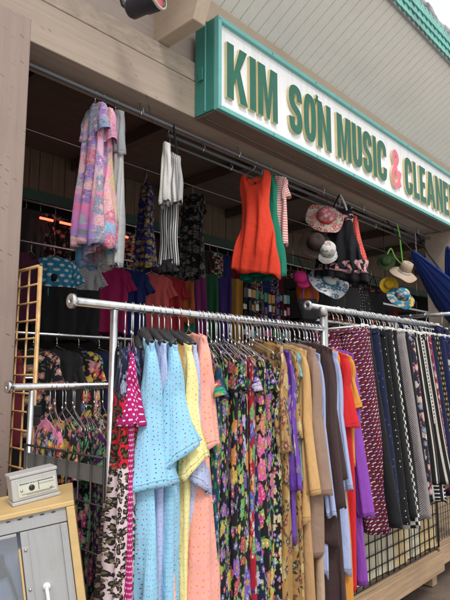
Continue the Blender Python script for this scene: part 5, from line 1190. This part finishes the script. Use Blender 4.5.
# scarves
for i, (x, c, lab, w) in enumerate(((3.95, (.01, .12, .075), 'sea green scarf hanging left of the purple scarf', .12), (4.13, (.16, .02, .11), 'plum purple scarf between two green scarves', .12), (4.31, (.012, .075, .03), 'dark green scarf right of the plum scarf', .13), (4.53, (.035, .018, .12), 'dark indigo scarf left of the mustard scarf', .13), (4.75, (.34, .17, .025), 'mustard yellow scarf on the inner rail', .11), (4.93, (.02, .022, .024), 'black scarf right of the mustard one', .10))):
    t = place('scarf', lab, 'scarf', (x, 4.30, 2.66), R(-38), 'scarves on the inner rail')
    o_ = torso('cloth', CL('scarf_%d' % i, c_plain(c)), t, .95, [(0, w * .9), (1, w)], [(0, .02), (1, .026)], 0, None, .014, 3, 300 + i, open_top=True); o_.location.z = .012
# second inner rail (lower), dark garments
rail_thing('lower inner rail hung with dark garments', 3.40, 1.82, 1.0, 4.4, .012, (), M_steel).name = 'inner_rail'
rail_thing('pale steel rail below the dark garments', 3.36, 1.53, 1.0, 4.4, .010, (), M_chrome).name = 'inner_rail'
for hx in (1.05, 4.35):
    bm = BM(); tube(bm, [(hx, 3.40, .013), (hx, 3.40, 1.81)], .014, 8); tag(link_mesh('rail_stand', bm, M_steel), 'steel stand carrying the %s end of the lower inner rails' % ('left' if hx < 2 else 'right'), 'stand')
dk = [('black', C_blk), ('oxblood red', C_mar), ('black with rose print', CL('dk_rose', c_floral(BK, [(.4, .2, .22), (.3, .05, .08)], (.1, .12, .08), .055, .5, 5, .6))), ('jet black', C_blk), ('dark multicoloured', C_pkpanel), ('navy', C_navy), ('dark green printed', CL('in_dg')), ('black and orange printed', CL('in_red')), ('deep plum', CL('in_plum')), ('ink blue', C_nv3), ('dark lilac printed', CL('in_lil')), ('charcoal', CL('charcoal', c_plain((.04, .04, .042)))), ('brown', C_brn), ('dark teal printed', CL('in_teal')), ('burgundy', C_burg), ('sooty grey', CL('charcoal'))]
for i, (nm, m) in enumerate(dk):
    shirt('top', '%s top in the dim lower row, %s from the left' % (nm, ('first second third fourth fifth sixth seventh eighth ninth tenth eleventh twelfth thirteenth fourteenth fifteenth sixteenth').split()[i]), 'top', (1.45 + i * .17, 3.40, 1.82), yaw_(rnd.uniform(-30, 10)), m, L=.62, ws=.19, T=.04, hem=.2, hemT=.06, sl=.2, sa=16, arm=.15, cuff=.13, sth=.025, seed=400 + i, stem=.08, rr=.012, short=nm + ' top in the dim lower row', group='tops in the dim lower row', hgroup='hangers in the dim lower row')

# ------------------------------------------------------------------ stands, caps and bags in the dim middle
js = tag(empty('accessory_stand', (5.3, 4.25, 1.3)), 'dark wire stand crowded with small colourful cards and trinkets under the red dress', 'stand')
bm = BM()
for k in range(8): tube(bm, [(-.46 + k * .13, 0, 0), (-.46 + k * .13, 0, 1.38)], .004, 5)
link_mesh('upright_wire', bm, M_grid, js); bm = BM()
for k in range(9): tube(bm, [(-.46, -.006, .06 + k * .16), (.45, -.006, .06 + k * .16)], .004, 5)
link_mesh('cross_wire', bm, M_grid, js)
r = random.Random(31); cm = [m_plain('card_' + n, c, .4) for n, c in (('cream', (.5, .45, .38)), ('teal', (.03, .22, .2)), ('pink', (.45, .08, .2)), ('amber', (.42, .22, .04)), ('white', (.6, .6, .58)), ('green', (.05, .25, .06)), ('violet', (.14, .05, .25)), ('black', (.02, .02, .02)), ('silver', (.3, .3, .32)))]
for i in range(96):
    x, z = -.44 + (i % 12) * .078 + r.uniform(-.015, .015), .12 + (i // 12) * .155 + r.uniform(-.02, .02); w, h = r.uniform(.02, .036), r.uniform(.03, .06)
    bm = BM(); box(bm, (x - w, -.03, z - h), (x + w, -.018 + r.uniform(0, .006), z + h), 0, .003); tube(bm, [(x, -.02, z + h), (x, -.008, z + h + .02)], .002, 4)
    link_mesh('trinket_card', bm, cm[r.randrange(9)], js)
def cap(label, p, rot, m, name='cap', sc=1.0, group='caps hung in the porch'):
    t = empty(name, p, [R(a) for a in rot]); tag(t, label, 'cap', group); t.scale = (sc,) * 3
    bm = BM(); lathe(bm, [(.001, .11), (.045, .105), (.075, .08), (.088, .04), (.09, 0)], 30); l = bm.loops.layers.uv.new('UVMap')
    for k in range(1): pass
    link_mesh('crown', bm, m, t).modifiers.new('cloth_thickness', 'SOLIDIFY').thickness = .003
    bm = BM(); n = 14; a0 = [bm.verts.new((.09 * math.cos(a), -.09 * math.sin(a), .002)) for a in (math.pi * (.12 + .76 * k / n) for k in range(n + 1))]
    a1 = [bm.verts.new((.098 * math.cos(a), -.09 * math.sin(a) - .085 * math.sin(a) ** .6, -.012 - .02 * abs(math.cos(a)))) for a in (math.pi * (.12 + .76 * k / n) for k in range(n + 1))]
    for k in range(n): bm.faces.new((a0[k], a0[k + 1], a1[k + 1], a1[k])).smooth = True
    link_mesh('visor', bm, m, t).modifiers.new('cloth_thickness', 'SOLIDIFY').thickness = .005
    bm = BM(); lathe(bm, [(.001, .116), (.008, .113), (.009, .108)], 12); link_mesh('top_button', bm, m, t)
    return t
C_hot = CL('hot_pink_twill', c_plain((.62, .03, .20))); C_orn = CL('orange_nylon', c_plain((.55, .13, .02)))
cap('hot pink cap hung left of the orange bag', (4.62, 3.26, 2.53), (40, -24, -30), C_hot, sc=.8)
bm = BM(); tube(bm, [(4.4, 3.3, 2.78), (6.6, 3.3, 2.78)], .008, 6)
tag(link_mesh('display_rod', bm, M_black), 'black rod carrying caps and bags behind the trouser rack', 'rod')
for x in (4.42, 6.58):
    bm = BM(); tube(bm, [(x, 3.3, 2.78), (x, 3.3, 3.675)], .006, 6); tag(link_mesh('drop_rod', bm, M_black), 'thin black rod holding up the %s end of the display rod' % ('left' if x < 5 else 'right'), 'rod')
def bag(label, p, yaw, m, w=.15, h=.22, d=.06, strap=.16, sm=None, group='bags hung in the porch'):
    t = empty('bag', p, (0, 0, R(yaw))); tag(t, label, 'bag', group)
    bm = BM(); n, mc = 12, 24; G = []; l = bm.loops.layers.uv.new('UVMap'); sd = w * 31
    for i in range(n + 1):
        v = i / n; W = w * (.72 + .28 * math.sin(math.pi * min(1, .15 + v * .8))); D = d * (.35 + .65 * math.sin(math.pi * min(.62, .05 + v * .62))); 
        G.append([bm.verts.new((W * math.copysign(abs(math.cos(a)) ** .6, math.cos(a)) + .006 * math.sin(v * 7 + a * 2 + sd), D * math.copysign(abs(math.sin(a)) ** .7, math.sin(a)) + .006 * math.sin(a * 4 + v * 5 + sd), -strap - v * h)) for a in (TAU * k / mc for k in range(mc))])
    for i in range(n):
        for k in range(mc): f = bm.faces.new((G[i][k], G[i][(k + 1) % mc], G[i + 1][(k + 1) % mc], G[i + 1][k])); f.smooth = True
    bm.faces.new(G[-1]); bm.faces.new(G[0][::-1])
    for f in bm.faces:
        for lp in f.loops: lp[l].uv = (lp.vert.co.x + lp.vert.co.y, lp.vert.co.z)
    bmesh.ops.recalc_face_normals(bm, faces=bm.faces); link_mesh('pouch', bm, m, t)
    bm = BM(); tube(bm, [(-w * .6, 0, -strap - .02), (-w * .4, 0, -strap * .45), (0, 0, .008), (w * .4, 0, -strap * .45), (w * .6, 0, -strap - .02)], .007, 6); link_mesh('strap', bm, sm or m, t)
    return t
bag('crumpled orange nylon bag right of the hot pink cap', (4.80, 3.3, 2.78), -40, C_orn, .12, .26, .06, .26)
bag('black bag with a violet strap below the orange bag', (4.64, 3.18, 2.52), -35, C_blk, .11, .22, .06, .20, C_vio)
rope('short cord tying the violet strapped bag to the display rod', [(4.64, 3.18, 2.525), (4.64, 3.24, 2.65), (4.64, 3.3, 2.78)], .004, M_rope, 'cord', 'cord')
for i, (x, lab, w, h) in enumerate(((5.06, 'plain black bag, nearest the orange one', .13, .22), (5.36, 'small black bag under the hem of the black sundress', .11, .19), (5.64, 'wide black bag left of the teal hat', .15, .20), (5.92, 'black bag with silver flecks behind the teal hat', .12, .22), (6.25, 'black bag at the right end of the display rod', .13, .2))):
    bag(lab, (x, 3.3, 2.78), -38 + i * 4, C_blk if i != 3 else C_pin, w, h + .1, .06, .22)
# shelves with folded goods behind the trousers, right part of the porch
sh = tag(empty('shelf_unit', (6.2, 4.5, 0)), 'dark shelf unit with pale edges in the shade behind the trouser rack', 'shelf')
def shp(nm, a, b, m): return box_obj(nm, Vector(a) - sh.location, Vector(b) - sh.location, m, sh, .003)
for z in (1.1, 1.7, 2.3, 2.72): shp('shelf_board', (6.2, 4.3, z), (11.5, 4.75, z + .035), M_steel if z > 2 else M_dark)
for x in (6.2, 8.0, 9.8, 11.46): shp('side_panel', (x, 4.32, .013), (x + .035, 4.74, 2.9), M_dark)
r = random.Random(77); fc = [C_blk, C_navy, C_mar, C_dkfl, C_hbrown, C_nv3, C_rust, CL('charcoal'), C_gch]
k = 0
for z in (1.735, 2.335):
    x = 6.3
    while x < 11.2:
        w = r.uniform(.22, .32)
        if not any(abs(x + w / 2 - q) < w / 2 + .05 for q in (6.2, 8.0, 9.8)):
            n = r.randint(2, 4)
            for q in range(n):
                hh = r.uniform(.045, .06)
                bm = BM(); box(bm, (x + r.uniform(0, .02), 4.34, z + q * .062), (x + w - r.uniform(.01, .03), 4.62, z + q * .062 + hh), 0, .014); l = bm.loops.layers.uv.new('UVMap')
                for f in bm.faces:
                    for lp in f.loops: lp[l].uv = (lp.vert.co.x + lp.vert.co.y, lp.vert.co.z)
                tag(link_mesh('folded_garment', bm, fc[r.randrange(9)]), 'dark folded garment in a low pile on the shaded shelves', 'folded garment', 'folded garments on the shaded shelves')
        x += w + r.uniform(.03, .1)

# ------------------------------------------------------------------ dim stock hanging from the header at the back
rail_thing('highest inner rail in front of the green header, hung with dim stock', 4.78, 3.18, 1.6, 11.0, .012, (), M_steel).name = 'inner_rail'
for hx in (1.8, 4.2, 6.6, 9.0, 10.9):
    bm = BM(); tube(bm, [(hx, 4.78, 3.19), (hx, 4.78, 3.68)], .005, 6); tag(link_mesh('drop_rod', bm, M_steel), 'thin rod dropping from the joists to the highest inner rail', 'rod', 'rods of the highest inner rail')
tone = [('oxblood', C_mar), ('black', C_blk), ('plum', CL('in_plum')), ('navy', C_navy), ('rose printed', CL('dk_rose')), ('charcoal', CL('charcoal')), ('ink blue', C_nv3), ('brown', C_brn), ('dark lilac printed', CL('in_lil')), ('dull red', C_redi), ('dark teal printed', CL('in_teal'))]
r = random.Random(19); order = ['first', 'second', 'third', 'fourth', 'fifth', 'sixth', 'seventh', 'eighth', 'ninth', 'tenth', 'eleventh', 'twelfth', 'thirteenth', 'fourteenth', 'fifteenth', 'sixteenth', 'seventeenth', 'eighteenth', 'nineteenth', 'twentieth', 'twenty-first', 'twenty-second', 'twenty-third', 'twenty-fourth', 'twenty-fifth', 'twenty-sixth'] + [q for q in ('twenty-seventh', 'twenty-eighth', 'twenty-ninth', 'thirtieth') + tuple('thirty-' + w for w in ('first', 'second', 'third', 'fourth', 'fifth', 'sixth', 'seventh', 'eighth', 'ninth')) + ('fortieth', 'forty-first', 'forty-second', 'forty-third', 'forty-fourth')]
for i in range(44):
    nm, m = tone[r.randrange(len(tone))]
    shirt('dress', '%s dress on the highest inner rail, %s from the left' % (nm, order[i]), 'dress', (2.15 + i * .19 + r.uniform(-.04, .04), 4.78, 3.18), yaw_(r.uniform(-62, -25)), m, L=r.uniform(.75, 1.15), ws=.17, T=.04, hem=.2, hemT=.06, sl=.2 if r.random() < .6 else 0, sa=16, arm=.15, cuff=.12, sth=.025, seed=600 + i, stem=.075, rr=.012, short='%s dress, %s on the highest inner rail' % (nm, order[i]), group='dresses on the highest inner rail', hgroup='hangers on the highest inner rail')
